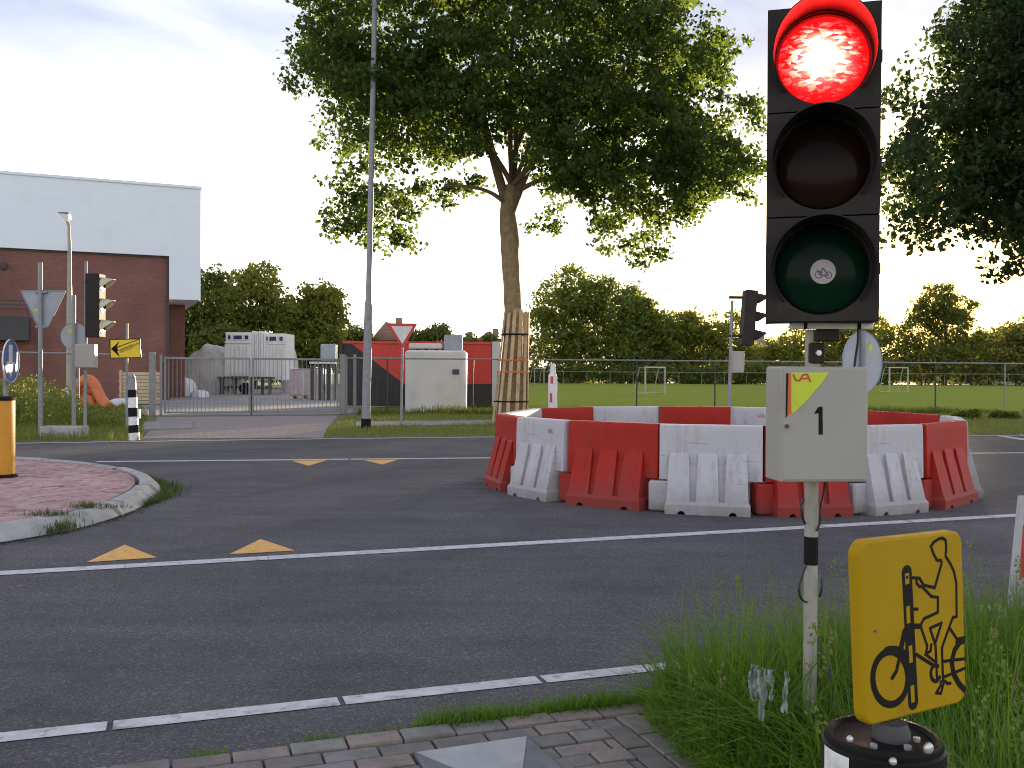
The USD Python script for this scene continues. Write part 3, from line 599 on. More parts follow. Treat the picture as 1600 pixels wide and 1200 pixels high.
def cable(px, d0, r=0.0045): 
    return tube(spline([np.array(at(u, v, dd)) - (TX, TLd, 0) for (u, v), dd in zip(px, d0)], 30), r, 8)
P_('cable', cable([(1290, 752), (1286, 775), (1282, 795), (1281, 815), (1276, 830)], [3.5, 3.5, 3.47, 3.47, 3.47]), CABLE, smooth=True)
P_('cable', cable([(1258, 818), (1253, 803), (1252, 790), (1256, 780)], [3.48, 3.45, 3.45, 3.48]), CABLE, smooth=True)
P_('cable', cable([(1259, 884), (1252, 905), (1248.5, 920), (1252, 935), (1260, 941)], [3.48, 3.44, 3.42, 3.44, 3.48]), CABLE, smooth=True)
P_('cable', cable([(1284, 905), (1284, 920), (1281, 932)], [3.48, 3.47, 3.48]), CABLE, smooth=True)
P_('cable', cable([(1281, 995), (1284, 1015), (1290, 1035), (1296, 1052), (1302, 1080)], [3.47, 3.44, 3.40, 3.36, 3.34]), CABLE, smooth=True)
P_('cable', cable([(1341, 508), (1341, 530), (1338, 552), (1335, 574)], [3.46, 3.46, 3.45, 3.43], 0.005), CABLE, smooth=True)

# ------------------------------------------------------------------ yellow push-button sign on a black post
e_s = np.array([0.857, 0.515, 0]); n_s = np.array([0.515, -0.857, 0])
S0 = at(1341, 845, 1.6)          # front upper left corner
def signpt(u, v):
    d = ray(u, v); t = ((S0 - EYE) @ n_s) / (d @ n_s); p = EYE + d * t
    return np.array([(p - S0) @ e_s, p[2]])
pbx, pby = (1385 - 800) / 1500 * 1.655, 1.655
pst = thing('push_button_post', 'black push-button post topped by a yellow sign picturing a cyclist', 'push button post', (pbx, pby, 0))
loc0 = np.array([pbx, pby, 0])
def splace(m):
    m = m.copy(); v = m.vertices; m.vertices = (S0 * (1, 1, 0) - loc0) + v[:, :1] * e_s + (-v[:, 1:2]) * n_s * 1.0 + v[:, 2:] * np.array([0, 0, 1]); return m
corn = [signpt(*q) for q in ((1341, 847), (1504, 829), (1511, 1096), (1352, 1137))]
outl = Polygon([tuple(c) for c in corn]).buffer(-0.026).buffer(0.026, 8)
TH = 0.026
b0 = outl.buffer(-0.004)
pl = m3.Manifold.batch_hull([m3.Manifold.hull_points(np.r_[[(x, -0.0, z) for x, z in b0.exterior.coords], [(x, 0.004, z) for x, z in outl.exterior.coords], [(x, TH - .004, z) for x, z in outl.exterior.coords], [(x, TH, z) for x, z in b0.exterior.coords]])])
sgn = part('sign_panel', splace(tm(pl)), YEL, pst, smooth=35)
S = lambda cx, cy: tuple(signpt(1280 + cx / 3, 800 + cy / 3))
def ln_(pts, w, **k): return LineString([S(*p) for p in pts])  .buffer(w / 2 / 3 / 937 * 1.70, cap_style=1, join_style=1)
from numpy import cos, sin, pi
def ell(cx, cy, rx, ry, a0=0, a1=360): return [(cx + rx * cos(a), cy - ry * sin(a)) for a in np.radians(np.linspace(a0, a1, 48))]
W1, W2 = 9.5, 21
pic = [ln_(x, W1) for x in (
    [(570, 226), (550, 225), (541, 206), (533, 190), (523, 160), (538, 140), (560, 126), (578, 122), (592, 133), (595, 160), (592, 208), (612, 238), (630, 275), (642, 330), (643, 400), (644, 490), (626, 494), (606, 548), (575, 636), (580, 790)],
    [(550, 225), (572, 228), (573, 242), (541, 355), (508, 347), (488, 342), (470, 310), (437, 308)],
    [(456, 312), (456, 333), (470, 350), (488, 346)], [(484, 352), (526, 396), (556, 400), (556, 470), (490, 500), (474, 532), (506, 628), (500, 662)],
    [(552, 790), (545, 625), (519, 545), (573, 520), (545, 610)], [(525, 622), (522, 650), (497, 668)], [(570, 795), (568, 815), (548, 848), (570, 850), (583, 800)], [(588, 792), (602, 804), (615, 802)],
    [(612, 545), (652, 606)], [(430, 455), (460, 455)], [(580, 775), (680, 733)], [(580, 700), (680, 688)])]
pic += [ln_([(440, 535), (474, 535)], 16), ln_([(640, 690), (600, 700)], 7), ln_([(455, 668), (540, 722)], 11), ln_([(400, 560), (378, 660)], 20), ln_([(378, 670), (362, 745), (342, 777)], 13), ln_(ell(545, 755, 22, 38, 60, 330), 12), ln_([(500, 668), (540, 700)], 9),
        ln_(ell(333, 778, 82, 124), W2), ln_(ell(345, 690, 62, 42, 10, 120), 26), ln_([(668, 598), (635, 645), (620, 700), (630, 760), (655, 805), (680, 832)], 19), ln_([(676, 600), (650, 606)], 24)]
bar = LineString([S(410, 284), S(440, 892)]).buffer(25 / 3 / 640, cap_style=1, resolution=12)
cut = unary_union([LineString([S(*a), S(*b)]).buffer(w / 2 / 3 / 590, cap_style=2) for a, b, w in (((411, 286), (413, 338), 22), ((416, 440), (419, 522), 19), ((427, 625), (431, 706), 19), ((436, 812), (440, 893), 19))])
picto = unary_union(pic + [bar]).difference(cut).union(Point(S(412, 306)).buffer(0.0030)).intersection(outl.buffer(-0.003))
part('pictogram', splace(moved(upright(extrude(picto, 0, 0.0006)), (0, 0.0, 0))), BLKM, sgn)
chips = unary_union([Polygon([S(*q) for q in pts]) for pts in ([(170, 180), (186, 175), (190, 215), (174, 222)], [(200, 925), (212, 920), (216, 965), (204, 972)], [(252, 556), (270, 552), (266, 564), (256, 566)])]).intersection(outl.buffer(-.002))
part('chipped_paint', splace(upright(extrude(chips, 0, 0.0004))), M('chipped_grey', (0.10, 0.085, 0.06), rough=0.8), sgn)
zt = at(1385, 1146, 1.655)[2]
R_ = 0.0965
part('post_body', lathe([(0, 0), (R_, 0), (R_, zt - 0.006), (R_ - 0.004, zt), (R_ - 0.012, zt + 0.001), (R_ - 0.016, zt - 0.006), (0, zt - 0.006)], 56), BLK, pst, smooth=35)
part('collar', lathe([(R_ + 0.001, zt - 0.075), (R_ + 0.005, zt - 0.072), (R_ + 0.005, zt - 0.016), (R_ + 0.001, zt - 0.012)], 56), BLK, pst, smooth=35)
part('sign_socket', lathe([(0, zt - .006), (0.032, zt - .006), (0.032, zt + 0.006), (0.026, zt + 0.022), (0, zt + 0.022)], 28).apply_translation((0.012, -0.005, 0)), RACK, pst, smooth=35)
for (dx, dy) in ((-0.035, -0.05), (0.02, -0.055), (0.05, -0.02)): part('top_screw', cyl(0.006, zt - 0.006, zt + 0.001, dx, dy, 12), BOLT, pst)
def side_bolt(u, v, r=0.0068):
    p = at(u, v, 1.56); a = math.atan2(p[0] - pbx, -(p[1] - pby)); d = np.array([math.sin(a), -math.cos(a)])
    a = math.asin(np.clip((p[0] - pbx) / 0.10, -1, 1)); d = np.array([math.sin(a), -math.cos(a)])
    m = lathe([(0, 0), (r, 0), (r * .8, .005), (0, .007)], 16); m.apply_transform(trimesh.transformations.rotation_matrix(math.pi / 2, [1, 0, 0])); m = rotz(m, a); m.apply_translation((d[0] * (R_ + .004), d[1] * (R_ + .004), p[2])); return m
part('side_bolt', side_bolt(1394, 1188), BOLT, pst, smooth=True); part('side_bolt', side_bolt(1450, 1169, 0.010), BOLT, pst, smooth=True); part('side_bolt', side_bolt(1340, 1166, 0.006), BOLT, pst, smooth=True)
def wrap(a0, a1, z0, z1, rr):
    aa = np.radians(np.linspace(a0, a1, 20)); V = np.array([(rr * sin(a), -rr * cos(a), z) for a in aa for z in (z0, z1)])
    F = []
    for i in range(19): F += [[2 * i, 2 * i + 2, 2 * i + 3], [2 * i, 2 * i + 3, 2 * i + 1]]
    return trimesh.Trimesh(V, F, process=False)
part('white_patch', wrap(-88, -52, zt - 0.070, zt - 0.018, R_ + .0058), WRET, pst, smooth=True, label='white reflective patch')
part('white_band', wrap(-80, -12, zt - 0.20, zt - 0.093, R_ + .0012), WRET, pst, smooth=True)

# ------------------------------------------------------------------ ring of plastic barriers
def barrier(col, mat, label, loc, rz, scale):
    L, H = 1.0, 0.92
    t = thing('barrier', label, 'barrier', loc, rz, 'red and white barriers set in a ring on the road', scale=(scale, 1, 1))
    hull = lambda pts: trimesh.convex.convex_hull(np.array(pts))
    def slab(x0, x1, zs):      # zs: list of (z, half thickness)
        m = cat_([]) if False else None
        out = []
        for (za, ta), (zb, tb) in zip(zs[:-1], zs[1:]):
            pts = [(x, s * tt, z) for x in (x0, x1) for z, tt in ((za, ta), (zb, tb)) for s in (-1, 1)]
            out.append(m3.Manifold.hull_points(np.array(pts)))
        return out
    wall = m3.Manifold.batch_boolean(slab(-L / 2 + .004, L / 2 - .004, [(0.345, 0.085), (0.86, 0.072), (0.905, 0.066), (H, 0.052)]), m3.OpType.Add)
    low = m3.Manifold.hull_points(np.array([(x, s * 0.09, z) for x in (-0.40, 0.36) for s in (-1, 1) for z in (0.02, 0.345)]))
    part('wall', tm(wall + low), mat, t)
    foot = m3.Manifold.hull_points(np.array([(x, s * y, z) for s in (-1, 1) for x, y, z in ((-.43, .245, 0), (.385, .245, 0), (-.43, .25, .10), (.385, .25, .10), (-.415, .225, .135), (.37, .225, .135))]))
    for x in (-0.27, 0.22):
        foot = foot - m3.Manifold.cylinder(0.7, 0.038, 0.038, 16, True).rotate((90, 0, 0)).translate((x, 0, 0.0))
    part('foot', tm(foot), mat, t)
    for s in (-1, 1):
        for k, (x0, x1) in enumerate(((-.415, -.190), (-.135, .085), (.140, .365))):
            pts = []
            for z, y, inset in ((0.135, 0.222, 0.0), (0.60, 0.098, 0.016), (0.625, 0.080, 0.024), (0.135, 0.08, 0.0)):
                for x in (x0 + inset, x1 - inset): pts.append((x, s * y, z))
            part('rib', hull(pts), mat, t)
        back = hull([(x, s * y, z) for x in (-.40, .355) for z, y in ((.13, .185), (.50, .085), (.13, .07))])
        part('recess_panel', back, mat, t)
    part('tongue', cbox(-.60, -.40, -.105, .105, 0.01, 0.325, 0.018), mat, t)
    lug = cyl(.03, .30, .40, .44, 0, 14)
    part('coupling_pin', lug, mat, t)
    return t
RC = np.array([2.80, 12.88]); RR = 2.95
def rp(deg): a = math.radians(deg); return RC + RR * np.array([math.sin(a), -math.cos(a)])
joints = [-84, -64.5, -46.2, -24.3, -3.6, 15.6, 33.5, 59, 78]
back_px = [(1483, 1.0), (1395, 1), (1270, 1), (1145, 1), (1028, 1), (918, 1), (835, 1)]
bj = []
for u, _ in back_px:            # far side of the ring: the joints as sighted
    k = (u - 800) / 1500
    a = RC[0] - k * RC[1]; # solve |rp|: x = k*y on the far arc
    y = np.roots([1 + k * k, -2 * (k * RC[0] + RC[1]), RC @ RC - (RR + .05) ** 2]); y = max(y.real)
    x = k * y; bj.append(math.degrees(math.atan2(x - RC[0], -(y - RC[1]))) % 360)
joints = joints + bj + [276]
# colours along the ring: front seven, right end white, then the far side
cols = ['red', 'white', 'red', 'white', 'red', 'white', 'red', 'white'] + ['white', 'red', 'red', 'white', 'red', 'white', 'red', 'white']
n_seg = len(joints) - 1
lab = {}
front_names = ['red barrier at the left end of the ring, nearest the wooden tree guard', 'white barrier with small red letters, between two red ones at ring left front',
    'red barrier left of the frontmost white one, its three ribs fully in view', 'frontmost white barrier of the ring, seen square on', 'red barrier partly behind the white signal pole and cabinet',
    'white barrier in front right of the ring, just right of the cabinet', 'red barrier at the right front end of the ring', 'white barrier at the far right end, mostly behind a red one']
back_names = ['white barrier of the far right bend, only its pale top edge in view', 'red barrier on the far right side, inner face seen beside the pale right-bend top', 'red barrier on the far side just right of the cabinet', 'white barrier on the far side with red letters, left of the cabinet',
    'red barrier in the middle of the far side', 'white barrier on the far side behind the frontmost red one', 'red barrier at the far left side, second from the tree guard', 'white barrier at the far left corner of the ring']
names = front_names + back_names
jr = np.random.default_rng(33); protos = {}; barrier_paths = []
for i in range(n_seg):
    a, b = rp(joints[i]), rp(joints[i + 1]); c = (a + b) / 2; d = b - a; L_ = np.linalg.norm(d); rz = math.atan2(d[1], d[0]) + jr.normal(0, .022); c = c + jr.normal(0, .012, 2)
    col = cols[i % len(cols)]; nm = names[i % len(names)]
    if i in (1, 11): p = barrier(col, WHT, nm, (*c, 0.004), rz, L_)
    elif col not in protos:
        protos[col] = p = barrier(col, RED if col == 'red' else WHT, nm, (*c, 0.004), rz, L_)
    else:
        p = dup(protos[col], (*c, 0.004), rz, nm, scale=(L_, 1, 1))
    barrier_paths.append((p, col, L_))
def va_text(path, x, side, z=0.76, flip=False):
    t = meshkit.text_mesh('VA', 0.055, 0.002); t.apply_translation((-t.bounds[:, 0].mean(), 0, 0)); t = upright(t)
    if side > 0: t.vertices = t.vertices * (-1, -1, 1)
    t.apply_translation((x, side * 0.0765, z)); return t

# ------------------------------------------------------------------ other street furniture
def disc_sign_mesh(r, th=0.004): 
    m = cyl(r, 0, th, n=48); m.apply_transform(trimesh.transformations.rotation_matrix(math.pi / 2, [1, 0, 0])); return m
def rim_mesh(r, w=0.012, d=0.018):
    m = lathe([(r - w, 0), (r, 0), (r, d), (r - .003, d), (r - 0.004, 0.003), (r - w, 0.003)], 48); m.apply_transform(trimesh.transformations.rotation_matrix(math.pi / 2, [1, 0, 0])); return m
def place_p(p, loc): return p

# round sign seen from behind, standing inside the ring
rs = thing('round_sign', 'round sign seen from behind, standing inside the barrier ring', 'road sign', (*(at(1347, 600, 12.3)[:2]), 0), 0.58)
zc = at(1350, 566, 12.3)[2]
part('disc', moved(disc_sign_mesh(0.40), (0.04, 0.03, zc)), SIGNBK, rs, smooth=30)
part('rim', moved(rim_mesh(0.405), (0.04, 0.032, zc)), GALV, rs, smooth=30)
part('post', cyl(0.034, 0, zc + 0.40, 0, -0.012, 16), GALV, rs, smooth=40)
part('sticker', upright(extrude(Polygon([(-.02, .22), (.09, .24), (.04, .10)]), 0, .001)).apply_translation((0.16, 0.0255, zc)), LIME, rs)
part('sticker_bar', upright(extrude(Polygon([(-.04, .20), (.0, .25), (.04, .265), (.0, .22)]), 0, .001)).apply_translation((0.16, 0.0250, zc)), ORNG, rs)

# far traffic light behind the ring, seen from its side
def small_signal(name, label, loc, ang, poleh, hz, hh, box_z, box_h, pole_dx=0.0, mats=(HOUS, VIS), visor_up=True, vis_mat=None, hw=0.34, dep=0.30):
    """head faces local -y; the post stands at the origin, the head beside it"""
    t = thing(name, label, 'traffic light', loc, ang)
    part('pole', cyl(0.042, 0, poleh, 0, 0, 16), GALV, t, smooth=40)
    c = hh / 3
    part('housing', cbox(pole_dx - hw / 2, pole_dx + hw / 2, -dep / 2, dep / 2, hz, hz + hh, 0.012), mats[0], t)
    for i in range(3):
        zc = hz + (i + .5) * c; R = min(0.16, c * .42); V, F, n_ = [], [], 20
        for k in range(n_ + 1):
            a = math.radians(-30 + 240 * k / n_); e = 0.05 + 0.24 * max(0, (math.sin(a) + .5) / 1.5)
            for rr in (R, R + .008): V += [(pole_dx + rr * cos(a), -dep / 2 + .002, zc + rr * sin(a)), (pole_dx + rr * cos(a), -dep / 2 - e, zc + rr * sin(a) - .08 * e)]
        for k in range(n_):
            b = 4 * k; d = b + 4; F += [[b, b + 1, d + 1], [b, d + 1, d], [b + 2, d + 3, b + 3], [b + 2, d + 2, d + 3], [b + 1, b + 3, d + 3], [b + 1, d + 3, d + 1]]
        part('visor', trimesh.Trimesh(np.array(V), F, process=False), vis_mat or mats[1], t, smooth=40)
        l = disc_sign_mesh(R, .01); part('lens', moved(l, (pole_dx, -dep / 2 + .001, zc)), VIS, t, smooth=30)
    part('bracket', cbox(min(0, pole_dx), max(0, pole_dx), -.02, .02, hz + hh * .12, hz + hh * .12 + .05, .004), GALV, t)
    part('bracket', cbox(min(0, pole_dx), max(0, pole_dx), -.02, .02, hz + hh * .86, hz + hh * .86 + .05, .004), GALV, t)
    return t
d2 = 18.2
fx = at(1139, 600, d2)
fs = small_signal('traffic_light', 'tilted black traffic light beyond the ring, seen from the side', (fx[0], fx[1], 0), math.radians(78), at(1140, 470, d2)[2], at(1170, 540, d2)[2], 84 / 1500 * d2, 0, 0, pole_dx=-0.0)
# head stands to the right of its pole
stage.RemovePrim(fs)
_used.pop(('/World', 'traffic_light_001'), None); _used[('/World', 'traffic_light')] = 0
def side_signal(label, poleu, pv0, pv1, d, hu0, hu1, hv0, hv1, box, tilt, vis_mat, hmat, lean=0.0, cab=True):
    p0 = at(poleu, 600, d); t = thing('traffic_light', label, 'traffic light', (p0[0], p0[1], 0), 0.0)
    ox = lambda u: at(u, 600, d)[0] - p0[0]
    oz = lambda v, u=poleu: at(u, v, d)[2]
    part('pole', tube([(0, 0, 0), (lean, 0, oz(pv0))], [0.036, 0.030], 14), GALV, t, smooth=40)
    x0, x1, z0, z1 = ox(hu0), ox(hu1), oz(hv1, hu0), oz(hv0, hu0)
    T4 = trimesh.transformations.rotation_matrix(tilt, [0, 1, 0], [(x0 + x1) / 2, 0, z0])
    hd = part('housing', cbox(x0, x1, -.17, .17, z0, z1, .012).apply_transform(T4), hmat, t)
    c = (z1 - z0) / 3; R = min(.15, c * .40)
    for i in range(3):
        zc = z0 + (i + .5) * c; V, F, n_ = [], [], 24
        for k in range(n_ + 1):
            a = math.radians(-25 + 230 * k / n_); e = 0.03 + 0.24 * max(0, (sin(a) + .45) / 1.45) ** .8
            for rr in (R, R + .010): V += [(x1 - .004, rr * cos(a), zc + rr * sin(a)), (x1 + e, rr * cos(a), zc + rr * sin(a) * (1 - .25 * e / .27) - .03 * e)]
        for k in range(n_):
            b = 4 * k; q_ = b + 4; F += [[b, b + 1, q_ + 1], [b, q_ + 1, q_], [b + 2, q_ + 3, b + 3], [b + 2, q_ + 2, q_ + 3], [b + 1, b + 3, q_ + 3], [b + 1, q_ + 3, q_ + 1]]
        part('visor', trimesh.Trimesh(np.array(V), F, process=False).apply_transform(T4), vis_mat, t, smooth=40)
        ld_ = cyl(R, 0, .01, n=24); ld_.apply_transform(trimesh.transformations.rotation_matrix(pi / 2, [0, 1, 0])); ld_.apply_translation((x1, 0, zc))
        part('lens', ld_.apply_transform(T4), VIS, t)
    for f_ in (.15, .85): part('bracket', cbox(min(0, x0), max(0.02, x0 + .03), -.03, .03, z0 + (z1 - z0) * f_, z0 + (z1 - z0) * f_ + .05, .005), hmat, t)
    if box:
        u0, u1, v0, v1 = box; cbm = part('control_cabinet', rbox(ox(u0), ox(u1), -.24, -.05, oz(v1), oz(v0), .02), BOX, t, smooth=40)
        part('door', cbox(ox(u0) + .02, ox(u1) - .02, -.246, -.239, oz(v1) + .02, oz(v0) - .02, .003), BOX, cbm)
    return t, ox, oz
side_signal('black traffic light beyond the ring, leaning, its three hoods facing right', 1138, 470, 700, 18.2, 1156, 1174, 454, 540, (1141, 1158, 549, 583), math.radians(4), VIS, HOUS, lean=0.06)
LITV = M('visor_pale', (0.55, 0.52, 0.36), (0.42, 0.40, 0.28), 6, 0.5)
tl3, ox3, oz3 = side_signal('black traffic light on a grey post by the brick building', 133, 408, 690, 21.0, 138, 160, 428, 527, (124, 155, 538, 575), 0.0, LITV, HOUS, lean=0.02)
blk2 = solo('concrete_slab', moved(cbox(-.45, .45, -.2, .2, 0, .26, .02), (at(101, 600, 20.75)[0], 20.75, 0)), KERB, 'grey concrete base with a dark lifting hole between two left signal posts', 'concrete slab')
# give-way sign seen from behind
d = 21.3; gx = at(63.5, 600, d)
gw = thing('give_way_sign', 'triangular sign seen from behind with a lime sticker, left of the signal', 'road sign', (gx[0], gx[1], 0))
part('post', tube([(0, 0, 0), (-.01, 0, at(63, 410, d)[2])], 0.048, 16), GALV, gw, smooth=40)
zt_, zb_ = at(66, 453, d)[2], at(66, 514, d)[2]
wx = 36.5 / 1500 * d
tri_ = Polygon([(-wx, zt_), (wx, zt_), (0.10, zb_), (-0.10, zb_)]).buffer(-.03).buffer(.03)
part('panel', moved(upright(extrude(tri_, 0, .005)), (0.03, 0.062, 0)), SIGNBK, gw)
part('rim', moved(upright(extrude(tri_.difference(tri_.buffer(-.02)), 0, .02)), (0.03, 0.062, 0)), GALV, gw)
for zz_ in (zt_ - .05, zb_ + .05): part('clamp', cbox(-.12, .14, -.02, .06, zz_ - .025, zz_ + .025, .005), GALV, gw)
part('sticker', moved(upright(extrude(Polygon([(-.24, zt_ - .46), (-.02, zt_ - .34), (-.05, zt_ - .5)]), 0, .001)), (0.03, 0.0565, 0)), LIME, gw)
# small round sign back beside the left signal
d = 22.0; gx = at(118, 600, d)
r2 = thing('round_sign', 'small round sign seen from behind, left of the black signal at left', 'road sign', (gx[0], gx[1], 0))
part('post', cyl(.045, 0, at(118, 462, d)[2], 0, -.085, 16), GALV, r2, smooth=40)
zc = at(115, 525, d)[2]
part('disc', moved(disc_sign_mesh(.30), (-.03, -.03, zc)), SIGNBK, r2, smooth=30); part('rim', moved(rim_mesh(.305), (-.03, -.028, zc)), GALV, r2, smooth=30)
part('sticker', moved(upright(extrude(Polygon([(-.13, .12), (-.02, .18), (-.04, .05)]), 0, .001)), (-.03, -.036, zc)), LIME, r2)
# blue round sign at the left edge
d = 20.3; gx = at(8, 600, d)
bs = thing('blue_sign', 'round blue sign with a white arrow at the left edge', 'road sign', (gx[0], gx[1], 0))
part('post', cyl(.050, 0, at(8, 541, d)[2], -0.02, .06, 16), GALV, bs, smooth=40)
zc = at(15, 564, d)[2]; RB = .455
A_ = math.radians(98); 
def bsp(m): return moved(rotz(m, A_), (0.12, -.02, zc))
part('disc', bsp(disc_sign_mesh(RB, .006)), SBLU, bs, smooth=30)
part('rim', bsp(moved(rim_mesh(RB + .003, .03, .03), (0, .004, 0))), SWHT, bs, smooth=30)
arr = unary_union([Polygon([(-.10, .34), (.10, .34), (.10, -.02), (.24, -.02), (0, -.36), (-.24, -.02), (-.10, -.02)])])
part('arrow', bsp(moved(upright(extrude(arr, 0, .002)), (0, -.006, 0))), SWHT, bs)
part('arm', bsp(cbox(-.05, .05, .0, .10, -.05, .05, .004)), GALV, bs)
# yellow arrow sign
d = 23.0; gx = at(197, 600, d)
ya = thing('arrow_sign', 'yellow board with a black arrow pointing left, left of the gate', 'road sign', (gx[0], gx[1], 0))
part('post', cyl(.028, 0, at(197, 505, d)[2], 0, .05, 14), GALV, ya, smooth=40)
def ypt(u, v): p = at(u, v, d); return (p[0] - gx[0], p[2])
brd = Polygon([ypt(*q) for q in ((171, 530), (219, 529), (220.5, 559), (172, 560))]).buffer(-.02).buffer(.02)
part('board', upright(extrude(brd, 0, .02)).apply_translation((0, .02, 0)), YELS, ya)
part('frame', upright(extrude(brd.difference(brd.buffer(-.018)), 0, .004)).apply_translation((0, -.0005, 0)), BLKM, ya)
ar = unary_union([Polygon([ypt(*q) for q in pts]) for pts in ([(173.5, 545), (187, 533), (181, 544), (187.5, 558)],)] + [LineString([ypt(181, 546), ypt(218, 533)]).buffer(.05, cap_style=2).difference(LineString([ypt(184, 545.5), ypt(218, 533)]).buffer(.037, cap_style=2))])
part('arrow', upright(extrude(ar, 0, .003)).apply_translation((0, -.0012, 0)), BLKM, ya)
smudge = LineString([ypt(190, 548), ypt(206, 541)]).buffer(.05)
part('faded_print', upright(extrude(smudge, 0, .002)).apply_translation((0, -.0012, 0)), M('faded_print', (0.34, 0.22, 0.02), (0.5, 0.34, 0.02), 12, 0.6), ya)
# black and white marker post
d = 20.2; gx = at(210, 600, d)
mp = thing('marker_post', 'black and white banded marker post left of the gate', 'post', (gx[0], gx[1], 0))
zs = [at(208, v, d)[2] for v in (690, 676, 664, 651, 637, 621, 609, 590)]; zs[0] = 0
for i, (a, b) in enumerate(zip(zs[:-1], zs[1:])):
    lx = lambda z: -.045 * z
    m = tube([(lx(a), 0, a), (lx(b), 0, b)], [.112 - .004 * i, .108 - .004 * i], 18)
    part('band', m, (WRET, BLKM)[i % 2] if i < 6 else GALV, mp, smooth=40)
part('cap', tube([(lx(zs[-1]), 0, zs[-1] - .01), (lx(zs[-1]) - .003, 0, zs[-1] + .05), (lx(zs[-1]) - .004, 0, zs[-1] + .10)], [.086, .06, .015], 18), SBLU if False else GALV, mp, smooth=True)
part('reflector', cbox(.10, .15, -.10, -.04, zs[0] + .46, zs[0] + .66, .01), WRET, mp)
# tall lamp post left of the white tank
d = 24.7; gx = at(572, 600, d)
lp = thing('lamp_post', 'tall grey tapering lamp post with black foot in front of the gate side', 'street lamp', (gx[0], gx[1], 0))
lean = at(585.5, 10, d)[0] - gx[0]; zt_ = at(585, 10, d)[2]
zk = at(575, 480, d)[2]
fx_ = lambda z: lean * z / zt_
part('pole', tube([(0, 0, .2), (fx_(zk * .8), 0, zk * .8), (fx_(zk), 0, zk), (fx_(zk * 1.08), 0, zk * 1.08), (fx_(zt_), 0, zt_), (fx_(13), 0, 13.0)], [.112, .108, .104, .075, .066, .05], 20), GALV, lp, smooth=40)
part('black_foot', tube([(0, 0, 0), (.005, 0, .27)], .128, 20), BLKM, lp, smooth=40)
part('service_door', cbox(-.05, .05, -.118, -.10, .6, 1.0, .006), GALV, lp)
part('lamp_head', rbox(fx_(13) - .2, fx_(13) + .2, -1.1, .05, 12.95, 13.1, .05), GALV, lp, smooth=40)
# street lamp by the building
d = 30.0; gx = at(108.5, 600, d)
sl = thing('street_lamp', 'white street lamp in front of the brick building, head turned left', 'street lamp', (gx[0], gx[1], 0))
zt_ = at(108, 340, d)[2]
part('pole', tube([(0, 0, 0), (0, 0, 3.4), (0, 0, zt_ - .8), (-.02, 0, zt_ - .25), (-.12, 0, zt_)], [.10, .085, .05, .042, .038], 16), POLE, sl, smooth=40)
part('lamp_head', trimesh.convex.convex_hull(np.array([(x, y, z) for x, z in ((-.30, zt_ + .12), (.0, zt_ + .10), (.02, zt_ - .05), (-.05, zt_ - .12), (-.2, zt_ + .02)) for y in (-.1, .1)])), SWHT, sl)
part('lamp_cover', cbox(-.31, .0, -.11, .11, zt_ + .12, zt_ + .15, .01), RACK, sl)
# give-way sign facing the camera
d = 26.3; gx = at(627, 600, d)
g2 = thing('give_way_sign', 'red-bordered white give-way triangle in front of the white tank', 'road sign', (gx[0], gx[1], 0))
part('post', tube([(0, 0, 0), (.03, 0, at(630, 512, d)[2])], .034, 14), GALV, g2, smooth=40)
def t2(u, v): p = at(u, v, d); return (p[0] - gx[0], p[2])
o_ = Polygon([t2(602.5, 505), t2(653, 505.5), t2(629.5, 545)]).buffer(-.03).buffer(.03)
i_ = Polygon([t2(611.5, 509.5), t2(645.5, 510), t2(629, 537.5)]).buffer(-.012).buffer(.012)
part('border', upright(extrude(o_, 0, .01)).apply_translation((0, -.04, 0)), SRED, g2)
part('face', upright(extrude(i_, 0, .002)).apply_translation((0, -.0505, 0)), SWHT, g2)
# white marker bollard with red marks behind the ring
d = 20.6; gx = at(863.5, 600, d)
wb = thing('marker_bollard', 'slim white bollard with red marks behind the ring', 'bollard', (gx[0], gx[1], 0))
zt_ = at(863, 569, d)[2]
part('body', lathe([(0, 0), (.098, 0), (.098, zt_ - .28), (.092, zt_ - .24), (.055, zt_ - .17), (.050, zt_ - .02), (.045, zt_), (0, zt_)], 24), SWHT, wb, smooth=35)
for z0, z1, a0 in ((zt_ - .42, zt_ - .26, -30), (zt_ - .82, zt_ - .62, -40)): part('red_mark', wrap(a0, a0 + 34, z0, z1, .0995 if z1 < zt_ - .28 else .0995), SRED, wb, smooth=True)
# yellow bollard on the island
d = 12.0; gx = at(2, 600, d)
yb_ = thing('yellow_bollard', 'yellow bollard with black cap on the pink island', 'bollard', (gx[0], gx[1], 0.11))
zt_ = at(5, 622, d)[2] - .11
part('shaft', cyl(.158, .05, zt_ - .03, 0, 0, 36), YBOL, yb_, smooth=40); part('cap', lathe([(0, zt_ - .03), (.166, zt_ - .03), (.166, zt_ + .005), (.15, zt_ + .02), (0, zt_ + .03)], 36), BLKM, yb_, smooth=35)
part('base', lathe([(0, 0), (.19, 0), (.19, .02), (.165, .05), (0, .05)], 36), BLKM, yb_, smooth=35)
